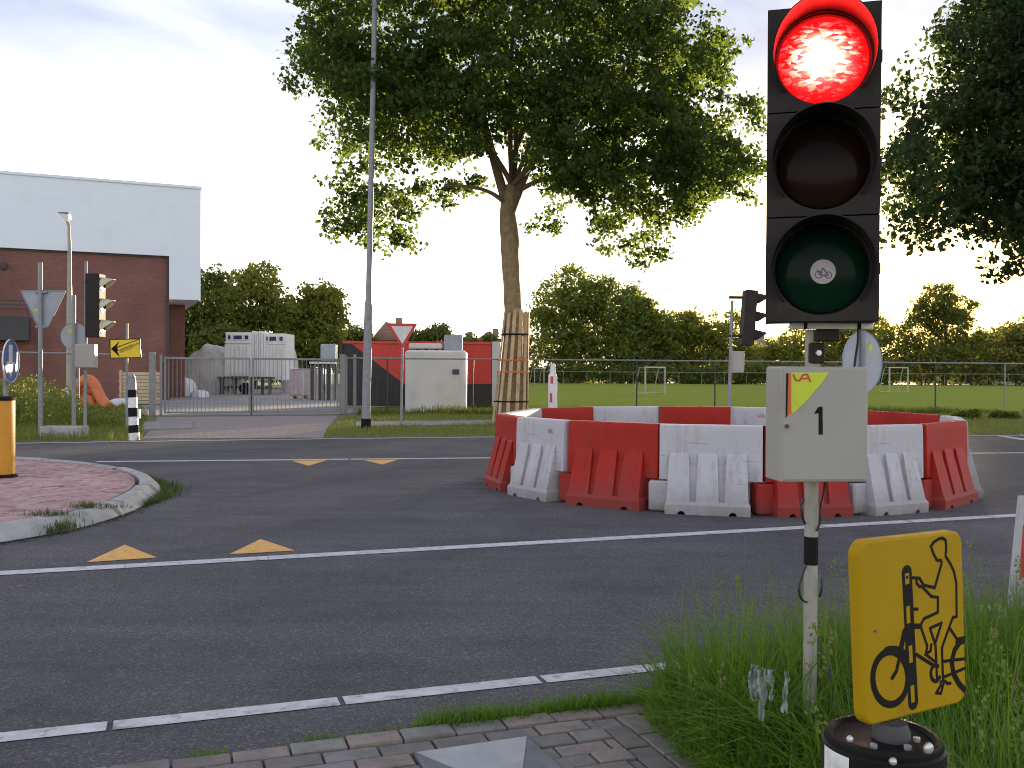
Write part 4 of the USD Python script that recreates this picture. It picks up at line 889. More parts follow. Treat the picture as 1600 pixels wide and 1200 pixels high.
# red and white beacon at the right edge
d = 5.35
bb = thing('road_beacon', 'red and white road beacon on a grey foot at the right edge', 'road beacon', (at(1650, 600, d)[0], d, 0))
bxx = at(1650, 600, d)[0]
def b2(u, v): p = at(u, v, d); return (p[0] - bxx, p[2])
pan = Polygon([b2(1593, 775), b2(1700, 775), b2(1724, 975), b2(1573, 975)])
part('frame', upright(extrude(pan, 0, .035)).apply_translation((0, .02, 0)), WHT, bb)
inn = Polygon([b2(1600, 770), b2(1692, 770), b2(1716, 985), b2(1584.5, 985)]).intersection(pan.buffer(-.006))
rd = unary_union([Polygon([b2(1570, y + 30), b2(1730, y - 55), b2(1730, y - 135), b2(1570, y - 52)]) for y in (885, 1040)])
part('red_stripe', upright(extrude(inn.intersection(rd), 0, .003)).apply_translation((0, -.0145, 0)), SRED, bb)
part('foot', cat_([rbox(b2(1566, 985)[0], b2(1734, 985)[0], -.22, .3, 0.0, .11, .03)]), KERB, bb, smooth=40)

# ------------------------------------------------------------------ fence and gate
FH = 1.98
fen = thing('sports_field_fence', 'tall steel rail fence with thin posts along the near side of the field', 'fence', (F0[0], F0[1], 0), math.atan2(fd[1], fd[0]))
Lf = 62.0
part('top_rail', moved(rotz(cyl(0, 0, 1) if False else tube([(0, 0, FH - .03), (Lf / 2, 0, FH - .03), (Lf, 0, FH - .03)], .028, 10), 0), (0, 0, 0)), GALV, fen, smooth=40)
post_x = [((np.array(at(u, 600, 36.0)[:2]))) for u in (870, 995, 1121)]
spc = 3.02; s0_ = None
for u in (995,):
    k = (u - 800) / 1500; s0_ = (k * F0[1] - F0[0]) / (fd[0] - k * fd[1])
sx = s0_ % spc
while sx < Lf:
    part('post', cyl(.028, 0, FH - .02, sx, 0, 10), RACK if sx < 24 else GALV, fen, smooth=40); sx += spc
part('end_post', cyl(.05, 0, FH + .05, .12, 0, 12), GALV, fen, smooth=40)
V_, cnt = [], []
nz = 0.15
for sgn_ in (-1, 1):
    for x0 in np.arange(-FH, Lf, nz * 1.0):
        a, b = (x0, 0.02), (x0 + FH - .05, FH - .05)
        if sgn_ < 0: a, b = (x0, FH - .05), (x0 + FH - .05, .02)
        # clip to the fence's length
        (xa, za), (xb, zb) = a, b
        if xb < .12 or xa > Lf: continue
        if xa < .12: za += (zb - za) * (.12 - xa) / (xb - xa); xa = .12
        if xb > Lf: zb -= (zb - za) * (xb - Lf) / (xb - xa); xb = Lf
        V_ += [(xa, sgn_ * .002, za), (xb, sgn_ * .002, zb)]; cnt.append(2)
bc = UsdGeom.BasisCurves.Define(stage, fen + '/wire_mesh'); bc.CreateTypeAttr('linear'); bc.CreateCurveVertexCountsAttr(cnt); bc.CreatePointsAttr(Vt.Vec3fArray.FromNumpy(np.array(V_, np.float32)))
bc.CreateWidthsAttr(Vt.FloatArray([0.0018])); bc.SetWidthsInterpolation('constant'); UsdShade.MaterialBindingAPI.Apply(bc.GetPrim()).Bind(RACK)
# left length of rail fence
ld0 = np.array(at(-60, 600, 26.6)[:2]); ld1 = G0 + gd * -.25
lv = ld1 - ld0; LL = np.linalg.norm(lv)
lf = thing('yard_fence', 'steel rail fence left of the gate, in front of the brick building', 'fence', (*ld0, 0), math.atan2(lv[1], lv[0]))
part('top_rail', tube([(0, 0, FH), (LL / 2, 0, FH), (LL, 0, FH)], .026, 10), GALV, lf, smooth=40)
for sx in np.arange(.4, LL - .3, 3.0): part('post', cyl(.026, 0, FH, sx, 0, 10), GALV, lf, smooth=40)
# gate
gl = np.linalg.norm(G1 - G0)
gt = thing('yard_gate', 'grey double steel bar gate closing the yard', 'gate', (*G0, 0), math.atan2(gd[1], gd[0]))
GH = 2.0
for x, w in ((0.0, .10), (gl, .09), (gl + .42, .05)): part('gate_post', cbox(x - w, x + w, -w, w, 0, GH + .08, .01), GALV, gt)
part('gate_post', cbox(.22, .30, -.04, .04, 0, GH, .008), GALV, gt)
mid = gl * .505
for (x0, x1) in ((.36, mid - .03), (mid + .03, gl - .14)):
    lfp = part('leaf_frame', cat_([cbox(x0, x1, -.025, .025, GH - .14, GH - .07, .005), cbox(x0, x1, -.025, .025, .08, .14, .005), cbox(x0, x0 + .06, -.024, .024, .141, GH - .141, .005), cbox(x1 - .06, x1, -.024, .024, .141, GH - .141, .005)]), GALV, gt)
    for x in np.linspace(x0 + .14, x1 - .14, 20): part('bar', cyl(.010, .139, GH - .139, x, 0, 8), GALV, lfp)
part('drop_bolt', cyl(.02, 0.0, .9, mid, -.05, 10), RACK, gt)

# ------------------------------------------------------------------ brick building with white cladding
bc0 = at(0, 400, 46.9); bc1 = at(262, 400, 50.0)
bdir = (bc1 - bc0)[:2]; bdir /= np.linalg.norm(bdir); bang = math.atan2(bdir[1], bdir[0])
bo = bc1[:2]                        # corner of the brick wall; local x runs to the right, y into the building
bld = thing('brick_building', 'brick hall with a white-clad upper storey overhanging on the right', 'building', (*bo, 0), bang)
zb_top = at(262, 400, 50.0)[2]; zr = at(305, 297, 50.7)[2]
part('brick_wall', bx(-34, 0, 0, 22, 0, zb_top - .12), BRICK, bld)
part('eaves_trim', bx(-34.05, .06, -.06, 22, zb_top - .118, zb_top - .02), RACK, bld)
ox_ = 1.62
part('white_cladding', cat_([bx(-34, ox_, -.20, 22, zb_top - .018, zr), bx(.062, ox_, -.20, 22, at(300, 470, 50.9)[2], zb_top - .019)]), CLAD, bld)
part('roof_edge', bx(-34.05, ox_ + .05, -.26, 22.05, zr + .002, zr + .14), CLAD, bld)
for k in range(1, 12): part('panel_joint', bx(ox_ - 3.2 * k - .012, ox_ - 3.2 * k + .012, -.206, -.1995, zb_top + .02, zr - .02), CLAD, bld)
part('panel_joint', bx(-34, ox_, -.206, -.1995, zb_top + 2.6, zb_top + 2.618), CLAD, bld)
part('corner_trim', bx(-.05, .061, -.10, .0, .0, zb_top - .13), RACK, bld)
part('recessed_wall', bx(.063, 1.2, 4.0, 21.9, 0, at(300, 470, 50.9)[2] - .02), BRICK, bld)
part('soffit_rail', bx(ox_ - .08, ox_, -.25, -.201, at(300, 470, 50.9)[2] - .06, at(300, 470, 50.9)[2]), CLAD, bld)
part('wall_lamp', cat_([bx(-7.65, -7.45, -.25, -.002, zb_top - 1.05, zb_top - .75)]), RACK, bld)
# balcony at the left
def bl(u, v): p = at(u, v, 47.2); w = p[:2] - bo; return w @ bdir, p[2]
xb1, zb0 = bl(47, 528); zb1 = bl(20, 472)[1]
bal = part('balcony', bx(-16, xb1, -1.2, -.002, zb0 - .15, zb0 + 1.0), RACK, bld)
for z in np.linspace(zb0 + 1.35, zb1, 3): part('balcony_rail', bx(-16, xb1, -1.2, -1.14, z - .03, z + .03), RACK, bld)
for x in np.arange(xb1 - .05, -16, -1.35): part('balcony_post', bx(x - .03, x + .03, -1.195, -1.145, zb0 + 1.0, zb1 - .031), RACK, bld)
solo('brown_post', moved(cbox(-.22, .22, -.2, .2, 0, 1.9, .02), at(257, 600, 48.6)[:2].tolist() + [0]), M('rust_brown', (0.13, 0.06, 0.05), rough=.8), 'short brown pillar at the corner of the brick building', 'pillar')

# ------------------------------------------------------------------ yard goods
def ground_at(u, v): p = gp(u, v); return (p[0], p[1], 0)
# red and black container
cd = 40.0; cx0, cx1 = at(532, 600, cd)[0], at(775, 600, cd)[0]
ct = thing('shipping_container', 'red and black painted container with a slanting colour border', 'container', (cx0, cd, 0), 0.035)
CW, CH = cx1 - cx0, at(640, 534, cd)[2]
def cw(u, v): p = at(u, v, cd); return (p[0] - cx0, p[2])
part('shell', cbox(0, CW, .05, 2.5, .12, CH, .02), CBLK, ct)
ncor = 44
V, F = [], []
def corrug(poly, y):
    out = []; w = CW / ncor
    for k in range(ncor):
        for a, b, yy in ((k * w + .0006, (k + .62) * w - .0006, y), ((k + .62) * w + .0006, (k + 1) * w - .0006, y + .008)):
            g = poly.intersection(sbox(a, -1, b, 5))
            if not g.is_empty and g.area > 1e-4: out.append(moved(upright(extrude(g, 0, .02)), (0, yy, 0)))
    return cat_(out)
face = sbox(.10, .14, CW - .18, CH - .10)
redp = Polygon([cw(540, 530), cw(640, 530), cw(800, 530), cw(800, 600), cw(631, 600)]).intersection(face)
part('red_panel', corrug(redp, .045), CRED, ct)
part('black_panel', corrug(face.difference(redp), .045), CBLK, ct)
part('top_edge', cbox(0, CW, -.02, .06, CH - .09, CH + .02, .01), CRED, ct)
part('bottom_edge', cbox(0, CW, -.02, .06, .06, .135, .01), CBLK, ct)
part('corner_post', cbox(CW - .17, CW + .16, -.05, .3, .06, CH + .03, .015), CWHT, ct, label='white corner post')
part('corner_post', cbox(-.04, .095, -.04, .2, .06, CH + .02, .015), CBLK, ct)
# white tank
td = 36.9; p0 = at(682.5, 600, td)
tk = thing('storage_tank', 'white rounded tank standing behind the fence, in front of the red container', 'tank', (p0[0], td, 0), 0.03)
tw, th_ = 94 / 1500 * td / 2, at(682, 548, td)[2]
sq = sbox(-tw, -tw * .9, tw, tw * .9).buffer(-.35).buffer(.35, 10)
body = extrude(sq, 0, th_ - .08); part('body', body, TANK, tk, smooth=50)
part('shoulder', tm(m3.Manifold.hull_points(np.r_[[(x, y, th_ - .079) for x, y in sq.exterior.coords], [(x, y, th_) for x, y in sq.buffer(-.10).exterior.coords]])), TANK, tk, smooth=20)
part('rim', extrude(sq.buffer(.012).difference(sq.buffer(.001)), th_ - .20, th_ - .16), TANK, tk)
part('vent', rbox(.66 * tw - .14, .66 * tw + .12, -tw * .9 - .08, -tw * .9 + .02, at(712, 585, td)[2], at(712, 577, td)[2], .04), PURP, tk, smooth=40, label='dark oval vent')
part('lid', rbox(at(640, 600, td)[0] - p0[0], at(691, 600, td)[0] - p0[0], -.5, .5, th_ + .06, th_ + .27, .07), TANK, tk, smooth=40)
part('grey_cabinet', cbox(at(694, 600, td)[0] - p0[0], at(722, 600, td)[0] - p0[0], -.4, .3, th_ + .02, th_ + .60, .02), SIGNBK, tk)
for x in (-.8, -.45, 0., .28, .6): part('lid_foot', cyl(.06, th_ - .01, th_ + .08, x * .9, -.1, 10), RACK, tk)
# white cabins on a trailer, far in the yard
cd2 = 62.0; p0 = at(352, 600, cd2)
def cabin(label, u0, u1, v0, v1, wins, dd, rest=True):
    o = at(u0, 600, dd); t = thing('site_cabin', label, 'cabin', (o[0], dd, 0), 0.0, None)
    w = at(u1, 600, dd)[0] - o[0]; z0, z1 = at(u0, v1, dd)[2], at(u0, v0, dd)[2]
    X = lambda u: at(u, 600, dd)[0] - o[0]; Z = lambda v: at(u0, v, dd)[2]
    part('shell', rbox(0, w, 0, 2.4, max(z0, .02), z1, .05), CABN, t, smooth=40)
    for (a, b, c, d_) in wins:
        fr = part('window_frame', cbox(X(a) - .07, X(b) + .07, -.05, .005, Z(d_) - .07, Z(c) + .07, .01), CABN, t)
        part('pane', cbox(X(a), X(b), -.058, -.049, Z(d_), Z(c), .002), GLZ, fr)
    part('band', cbox(-.03, w + .03, -.06, .0, Z(v0 + 17), Z(v0 + 17) + .10, .01), CABN, t)
    part('corner_pillar', cbox(-.03, .22, -.07, .0, max(z0, .02), Z(v0 + 19), .01), CABN, t); part('corner_pillar', cbox(w - .22, w + .03, -.07, .0, max(z0, .02), Z(v0 + 19), .01), CABN, t)
    for f_ in np.linspace(.25, .75, 4): part('rib', cbox(w * f_ - .05, w * f_ + .05, -.05, .0, max(z0, .02) + .1, Z(v0 + 21), .01), CABN, t)
    return t
cabin('white site cabin with three small windows on the dark trailer, left one', 352, 392, 519, 588, [(356.5, 360.5, 524, 530), (365, 378, 524, 530), (382.5, 388, 524, 530)], 62.0)
cabin('white site cabin with three small windows, right of its twin in the yard', 415, 447, 521, 594, [(415.8, 418.5, 526, 532), (421, 431.5, 526, 532.5), (436.5, 442, 526, 532.5)], 62.6)
mb = thing('panel_stack', 'stack of white ribbed panels between the two site cabins', 'stack', (at(393, 600, 62.2)[0], 62.2, 0))
w_ = at(414, 600, 62.2)[0] - at(393, 600, 62.2)[0]
for k in range(6): part('panel', cbox(k * w_ / 6 + .01, (k + 1) * w_ / 6 - .01, .05 * (k % 2), 2.0, .9, at(400, 517 + (k % 3) * 2, 62.2)[2], .02), CABN, mb)
tr = thing('flatbed_trailer', 'dark flatbed trailer carrying the white cabins', 'trailer', (at(345, 600, 61.6)[0], 61.6, 0))
w_ = at(424, 600, 61.6)[0] - at(345, 600, 61.6)[0]; zt_ = at(380, 588, 61.6)[2]
part('bed', cbox(-.2, w_ + .2, -.25, .2, zt_ - .16, zt_ - .02, .02), RACK, tr); part('lower_beam', cbox(0, w_, -.2, .2, .40, .55, .02), RACK, tr)
for k, f_ in enumerate((0.02, .28, .62, .82, .97)): part('leg', cbox(w_ * f_ - .07, w_ * f_ + .07, -.18, .18, 0, zt_ - .161, .01), RACK, tr)
part('wheel', moved(disc_sign_mesh(.38, .22), (w_ * .5, -.05, .38)), BLKM, tr, smooth=30)
# shrink-wrapped pallet
o = ground_at(476, 623); pw = thing('wrapped_pallet', 'shrink-wrapped pallet load behind the right gate leaf', 'pallet', o)
sc_ = o[1] / 1500
part('load', rbox(-20 * sc_, 20 * sc_, -.5, .6, .16, 46 * sc_, .05), WRAP, pw, smooth=40)
for x in (-.6, 0, .6): part('bearer', cbox(x - .06, x + .06, -.52, .6, 0, .155, .01), PLANK, pw)
part('top_sheet', cbox(-19 * sc_, 19 * sc_, -.52, .58, 46 * sc_ + .002, 46 * sc_ + .03, .01), BAG, pw)
part('strap', cbox(-.04, .04, -.512, -.49, .17, 45.5 * sc_, .003), BAG, pw)
# grey unit on a rack
o = at(514, 600, 50.0)
gu = thing('grey_unit', 'grey boxy unit standing on a shelf rack behind the gate', 'machine', (o[0], 50.0, 0))
s_ = 50.0 / 1500
part('cabinet', cbox(-11 * s_, 11.5 * s_, -.4, .4, at(514, 564, 50)[2], at(514, 538, 50)[2], .03), SIGNBK, gu)
part('shelf', cbox(-28 * s_, 13 * s_, -.5, .5, at(514, 567, 50)[2] - .06, at(514, 565, 50)[2] - .02, .01), SWHT, gu)
for x in (-26, -12, 0, 11): part('leg', cbox(x * s_ - .05, x * s_ + .05, -.3, .3, 0, at(514, 567, 50)[2] - .062, .01), RACK, gu)
for k in range(7): part('stacked_post', cbox((-20 + k * 4.5) * s_, (-18.5 + k * 4.5) * s_, -.29, -.2, .02, at(514, 567, 50)[2] - .08 - .1 * (k % 3), .01), RACK if k % 2 else GALV, gu)
def lump(name, label, cat, mat, u, v, wpx, hpx, depth=1.0, seed=1, n=3, squash=0.8):
    o = ground_at(u, v); s_ = o[1] / 1500
    m = trimesh.creation.icosphere(n); v_ = m.vertices.copy()
    v_ = np.sign(v_) * np.abs(v_) ** squash
    v_ *= (1 + .28 * (meshkit.fbm(m.vertices * 1.8 + seed * 7, 3, seed)[:, None] - .5))
    v_ *= np.array([wpx * s_ / 2, depth, hpx * s_]); v_[:, 2] = np.maximum(v_[:, 2], 0.0)
    m.vertices = v_ + np.array(o); return solo(name, m, mat, label, cat, smooth=True)
lump('bulk_bag', 'big white bulk bag behind the left gate leaf', 'bulk bag', BAG, 284, 618, 44, 29, 1.0, 2)
lump('bulk_bag', 'flatter white bag right of the big bulk bag', 'bulk bag', BAG, 312, 621, 26, 12, .7, 5)
def tarp(label, u, v, prof, depth, seed):
    o = ground_at(u, v); s_ = o[1] / 1500; r = np.random.default_rng(seed); nx, ny = 26, 12; V = []
    px_ = np.linspace(prof[0][0], prof[-1][0], nx)
    for yk in np.linspace(0, 1, ny):
        for x in px_:
            h = np.interp(x, [a for a, _ in prof], [b for _, b in prof]); V.append(((x + 2 * (meshkit.noise(np.array([[x * .1, yk * 3, seed]]))[0] - .5)) * s_, yk * depth, h * s_ * (min(1, yk * 7) * min(1, (1 - yk) * 7)) ** .35 * (.94 + .12 * meshkit.noise(np.array([[x * .12, yk * 4, seed + 3]]))[0])))
    i_, j_ = np.meshgrid(np.arange(ny - 1), np.arange(nx - 1), indexing='ij'); a = (i_ * nx + j_).ravel()
    m = trimesh.Trimesh(np.array(V), np.vstack([np.c_[a, a + 1, a + nx + 1], np.c_[a, a + nx + 1, a + nx]]), process=False); m.apply_translation(o)
    solo('covered_heap', m, TARP, label, 'covered heap', smooth=True)
tarp('grey tarpaulin-covered heap left of the white cabins', 315, 616, [(-46, 0), (-40, 48), (-20, 66), (2, 77), (12, 74), (30, 58), (44, 50), (46, 0)], 3.5, 9)
lump('covered_heap', 'grey covered heap right of the white cabins', 'covered heap', TARP, 455, 613, 22, 68, 1.6, 4)
lump('white_sheet', 'white plastic sheet on the ground beside the striped post', 'sheet', BAG, 188, 634, 34, 12, .5, 6)
# pale timber stack
o = ground_at(220, 632); s_ = o[1] / 1500
tb = thing('timber_stack', 'stack of pale sawn boards beside the left gate post', 'timber stack', o, 0.1)
for k in range(9): part('board', cbox(-29 * s_ + .03 * (k % 2), 29 * s_ - .05 * (k % 3), -.4, .4, .04 + k * .155, .04 + k * .155 + .135, .008), PLANK, tb)
for x in (-.72, .72): part('upright', cbox(x - .05, x + .05, -.46, -.402, 0, 1.5, .01), WOOD, tb)
# orange hose arch
o = ground_at(143, 640); s_ = o[1] / 1500
oh = thing('orange_hose', 'orange plastic hose lying in an arch among the weeds', 'hose', o)
part('hose', tube(spline([(-30 * s_, 0, .6), (-18 * s_, 0, 1.0), (-4 * s_, .0, 1.12), (8 * s_, 0, .75), (20 * s_, -.1, .32), (31 * s_, -.2, .10)], 30), .20, 14), ORAN, oh, smooth=True)
part('hose', tube(spline([(-24 * s_, .3, .05), (-16 * s_, .3, .6), (-4 * s_, .3, .75), (6 * s_, .3, .4), (9 * s_, .3, .05)], 30), .17, 14), ORAN, oh, smooth=True)
part('hose', tube(spline([(-20 * s_, .1, .05), (-14 * s_, .1, .35), (-6 * s_, .1, .45), (0 * s_, .1, .2), (3 * s_, .1, .05)], 24), .13, 14), ORAN, oh, smooth=True)
lump('yellow_crate', 'small yellow crate far back in the yard', 'crate', YELS, 320, 606, 10, 22, .4, 3, 2, .4)
# houses beyond
def house(label, u0, u1, v_eave, v_ridge, dd, gable_u=None, front_gable=False):
    o = at((u0 + u1) / 2, 600, dd); w = (u1 - u0) / 1500 * dd; ze, zr_ = at(u0, v_eave, dd)[2], at(u0, v_ridge, dd)[2]
    t = thing('house', label, 'house', (o[0], dd, 0)); dp = 9.0
    part('wall', bx(-w / 2, w / 2, 0, dp, 0, ze), GABLE, t)
    if front_gable: v = [(-w / 2 - .3, -.3, ze), (w / 2 + .3, -.3, ze), (0, -.3, zr_), (-w / 2 - .3, dp, ze), (w / 2 + .3, dp, ze), (0, dp, zr_)]
    else: v = [(-w / 2 - .3, -.4, ze), (-w / 2 - .3, dp + .4, ze), (-w / 2 + w * .12, dp / 2, zr_), (w / 2 + .3, -.4, ze), (w / 2 + .3, dp + .4, ze), (w / 2 - w * .12, dp / 2, zr_)]
    rf = part('roof', trimesh.convex.convex_hull(np.array(v)), ROOFT, t)
    part('chimney', bx(w * .2, w * .2 + .8, dp / 2 - .4, dp / 2 + .4, (ze + zr_) / 2, zr_ + .7), GABLE, rf)
    part('window', bx(-w * .2, w * .1, -.03, .002, ze - 1.9, ze - .5), GLZ, t)
house('distant house with a steep gable behind the give-way triangle', 583, 624, 531, 502, 120, front_gable=True)
house('distant house with a low hipped roof right of the tank', 694, 742, 535, 524, 140)
house('distant house with a small pointed gable left of the tree guard', 746, 778, 531, 519, 130, front_gable=True)
house('distant pale roof beyond the hedge near the far traffic light', 1172, 1206, 545, 527, 175)

# goals and far fence on the field
FRAIL = M('far_rail', (0.17, 0.18, 0.11), rough=.7)
def goal(label, u0, u1, v0, v1, yaw):
    o = gp((u0 + u1) / 2, v1); s_ = o[1] / 1500; w = (u1 - u0) * s_; h = (v1 - v0) * s_; W = w / max(.3, math.cos(yaw))
    t = thing('football_goal', label, 'goal', (o[0], o[1], 0), yaw, 'goals on the sports field')
    for x in (-W / 2, W / 2): part('upright', cbox(x - .05, x + .05, -.05, .05, 0, h - .101, .008), GWHT, t)
    part('crossbar', cbox(-W / 2 - .05, W / 2 + .05, -.05, .05, h - .10, h, .008), GWHT, t)
    for x in (-W / 2, W / 2):
        part('back_stay', tube([(x, .06, h - .05), (x, .5, h - .1), (x, 1.0, .03)], .03, 6), GWHT, t)
        part('ground_bar', tube([(x, .06, .04), (x, 1.0, .04)], .03, 6), GWHT, t)
    part('rear_bar', tube([(-W / 2, 1.0, .04), (W / 2, 1.0, .04)], .03, 6), GWHT, t)
goal('white goal on the field above the middle of the ring', 1005, 1042, 573, 615.5, math.radians(50))
goal('white goal on the field right of the round sign', 1384, 1424, 573.5, 612.5, math.radians(35))
goal('small far goal left of the white bollard with red marks', 835, 850, 575, 600.5, math.radians(40))
ff = thing('field_end_fence', 'thin pale railing along the far end of the field', 'fence', (*at(828, 600, 138)[:2], 0), 0.10)
part('top_rail', tube([(0, 0, 1.75), (40, 0, 1.75), (80, 0, 1.75)], .05, 6), FRAIL, ff)
for x in np.arange(1.5, 80, 3.4): part('post', cyl(.05, 0, 1.75, x, 0, 6), FRAIL, ff)

# ------------------------------------------------------------------ trees
def limb_tree(name, label, base, lobes, trunk_pts, trunk_r, nleaf, leaf, mat, r, twig=.28, per=16, hole=0.0, hscale=.8, group=None, limbs=14, cat='tree', seedh=3, extra=(), bark=None):
    bark = bark or BARKD
    t = thing(name, label, cat, tuple(base), 0, group)
    bs_ = np.array(base, float); L = [(np.array(c) - bs_, R) for c, R in lobes]
    tp = np.array(trunk_pts) - bs_
    tk_ = tube(spline(tp, 44), np.interp(np.linspace(0, 1, 44), np.linspace(0, 1, len(trunk_r)), trunk_r), 22)
    ax_ = spline(tp, 44); v_ = tk_.vertices; k_ = np.abs(v_[:, 2:3] - ax_[None, :, 2]).argmin(1); out_ = v_ - ax_[k_]
    tk_.vertices = v_ + out_ * ((meshkit.fbm(v_ * np.array([2.6, 2.6, 1.1]), 3, seedh) - .5)[:, None] * .42 + (meshkit.noise(v_ * np.array([14, 14, 2.5]), seedh) - .5)[:, None] * .10)
    part('trunk', tk_, bark, t, smooth=True)
    for pth, ra, rb in extra:
        q_ = spline(np.array(pth) - bs_, 16); part('limb', tube(q_, np.linspace(ra, rb, 16), 10), BARKL, t, smooth=True)
    fork = tp[-1]; idx = [i for i in r.permutation(len(L)) if L[i][1] > .75][:limbs]
    for i in idx:
        c, R = L[i]; st = tp[-1] if r.random() < .7 else tp[-2] * .3 + tp[-1] * .7
        low = c[2] < fork[2] + 1.2
        mid_ = st * .5 + c * .5 + np.array([0, 0, (.22 if low else .10) * np.linalg.norm(c - st)]) + r.normal(0, .25, 3)
        p = spline([st, st * .8 + mid_ * .2 + r.normal(0, .05, 3), mid_, c], 12); r0 = trunk_r[-1] * (r.uniform(.16, .26) if low else r.uniform(.35, .6))
        lm = part('limb', tube(p, np.linspace(r0, .03, 12), 8), BARKL if bark is BARK else bark, t, smooth=True)
    pts = crown_points(L, nleaf, twig, per, r, hole, hscale, seedh)
    part('crown', leaf_cards(pts, r.uniform(.7, 1.25, len(pts)) * leaf, r), mat, t)
    return t
# main tree: lobes surveyed from the photograph, given depth
TD = 28.0
rt = np.random.default_rng(11)
LB = [(520, 60, 75), (480, 112, 38), (462, 92, 20), (600, 100, 90), (556, 172, 50), (590, 240, 58), (548, 292, 38), (600, 352, 46), (535, 345, 36), (640, 305, 34), (660, 170, 80), (740, 120, 115), (860, 80, 130), (985, 100, 118),
      (1070, 100, 78), (1120, 80, 40), (1150, 84, 26), (1168, 70, 12), (705, 225, 50), (690, 300, 34), (735, 297, 26), (838, 185, 72), (905, 200, 100), (940, 285, 50), (1000, 215, 90), (1080, 225, 75), (1132, 270, 55), (1050, 325, 50), (985, 350, 48),
      (1012, 392, 36), (952, 372, 34), (852, 345, 28), (1160, 190, 46), (1186, 250, 30), (892, 282, 34), (1172, 310, 20), (640, 372, 22), (520, 385, 16), (1005, 425, 14),
      (905, 255, 72), (965, 300, 58), (1100, 255, 66), (700, 190, 70), (575, 130, 80), (520, 100, 60), (530, 210, 40), (612, 300, 50), (575, 330, 48), (1040, 290, 60),
      (700, -60, 150), (850, -120, 180), (1000, -70, 150), (560, -40, 95), (800, -250, 200), (950, -230, 160), (650, -200, 150), (820, -400, 150)]
lobes = []
for u, v, rr in LB:
    k = TD / 1500; R = rr * k
    env = math.sqrt(max(0.0, 1 - ((u - 820) / 420) ** 2)) * 5.2
    big = R > 1.0
    offs = [rt.uniform(-.3, .3) * env] if not big else [-.5 * env, .35 * env]
    for o_ in offs:
        Y = TD + o_; f_ = Y / TD
        p = at(u + (rt.normal(0, 12) if big else 0), v + (rt.normal(0, 8) if big else 0), Y); lobes.append((p, R * (1 if len(offs) == 1 else .92)))
trunk = [at(800, 655, TD) * (1, 1, 0), at(802, 560, TD), at(800, 450, TD), at(795, 370, TD), at(794, 325, TD), at(800, 290, TD)]
limb_tree('street_tree', 'large leafy tree with a wooden slat guard, spreading over the road', (trunk[0][0], TD, 0), lobes, trunk, [.31, .28, .265, .255, .27, .17], 250000, .155, LEAFM, rt, twig=.30, per=24, hole=.44, hscale=1.1, limbs=7, bark=BARK, extra=[([at(797, 335, TD), at(782, 285, TD), at(768, 235, TD - .3), at(748, 150, TD - .8), at(735, 60, TD - 1)], .16, .05), ([at(798, 330, TD), at(815, 285, TD), at(836, 240, TD + .3), at(880, 160, TD + 1), at(930, 60, TD + 1.5)], .15, .05), ([at(795, 322, TD), at(772, 304, TD - .3), at(735, 292, TD - .8), at(695, 290, TD - 1.2)], .075, .025), ([at(806, 300, TD), at(842, 282, TD - .2), at(885, 270, TD - .6), at(930, 262, TD - .8)], .085, .03), ([at(778, 250, TD), at(735, 205, TD + .3), at(690, 165, TD + .6), at(640, 130, TD + 1)], .08, .04), ([at(800, 300, TD), at(806, 230, TD + .4), at(800, 120, TD + .6)], .10, .04)])
# wooden guard round the trunk
tg = thing('tree_guard', 'tapering guard of upright timber slats round the large tree trunk', 'tree guard', (trunk[0][0], TD, 0))
zg1 = at(800, 487, TD)[2]
for k in range(12):
    a = 2 * pi * k / 12 + .36; b = a + rt.normal(0, .02)
    r0, r1 = .52, .355
    p0_, p1_ = np.array([r0 * cos(a) - .06, r0 * sin(a), 0]), np.array([r1 * cos(b) + .12, r1 * sin(b), zg1 + rt.normal(0, .03)])
    m = cbox(-.052, .052, -.012, .012, 0, 1, .004); m = rotz(m, a + pi / 2); v = m.vertices.copy()
    m.vertices = np.c_[v[:, :2], np.zeros(len(v))] + p0_ + v[:, 2:] * (p1_ - p0_); part('slat', m, WOOD, tg)
for z, mat_, h_ in ((at(800, 523, TD)[2], BLKM, .05), (at(800, 563, TD)[2], ORIB, .035), (at(800, 581, TD)[2], ORIB, .04), (at(800, 627, TD)[2], BLKM, .04)):
    f_ = z / zg1; rr = .52 + (.355 - .52) * f_ + .022; cxo = -.06 + .18 * f_
    m = lathe([(rr - .006, z - h_ / 2), (rr + .004, z - h_ / 2), (rr + .004, z + h_ / 2), (rr - .006, z + h_ / 2), (rr - .006, z - h_ / 2)], 28); m.apply_translation((cxo, 0, 0))
    part('ribbon' if mat_ is ORIB else 'strap', m, mat_, tg)
# dark tree overhanging from the right
RD = 21.0
rr2 = np.random.default_rng(12)
LB2 = [(1395, 150, 26), (1400, 200, 55), (1420, 280, 70), (1405, 370, 42), (1395, 420, 18), (1470, 130, 50), (1490, 230, 95), (1470, 330, 60), (1540, 60, 75), (1510, 15, 40), (1560, 170, 95), (1570, 290, 90), (1530, 350, 50), (1500, 385, 22), (1590, 380, 45), (1548, 400, 22), (1555, 438, 16),
       (1640, 60, 130), (1660, 200, 140), (1660, 330, 110), (1600, 395, 30), (1596, 430, 24), (1640, 440, 36), (1740, 100, 200), (1800, 280, 180), (1700, -100, 180), (1850, -100, 200), (1480, 60, 20), (1420, 115, 22), (1960, 150, 180)]
lobes2 = []
for u, v, x in LB2:
    R = x * RD / 1500
    for o_ in ([rr2.uniform(-.5, .8)] if R < .8 else [-1.5, .2, 1.9]):
        lobes2.append((at(u, v, RD + o_), R))
tb0 = at(1760, 650, RD) * (1, 1, 0)
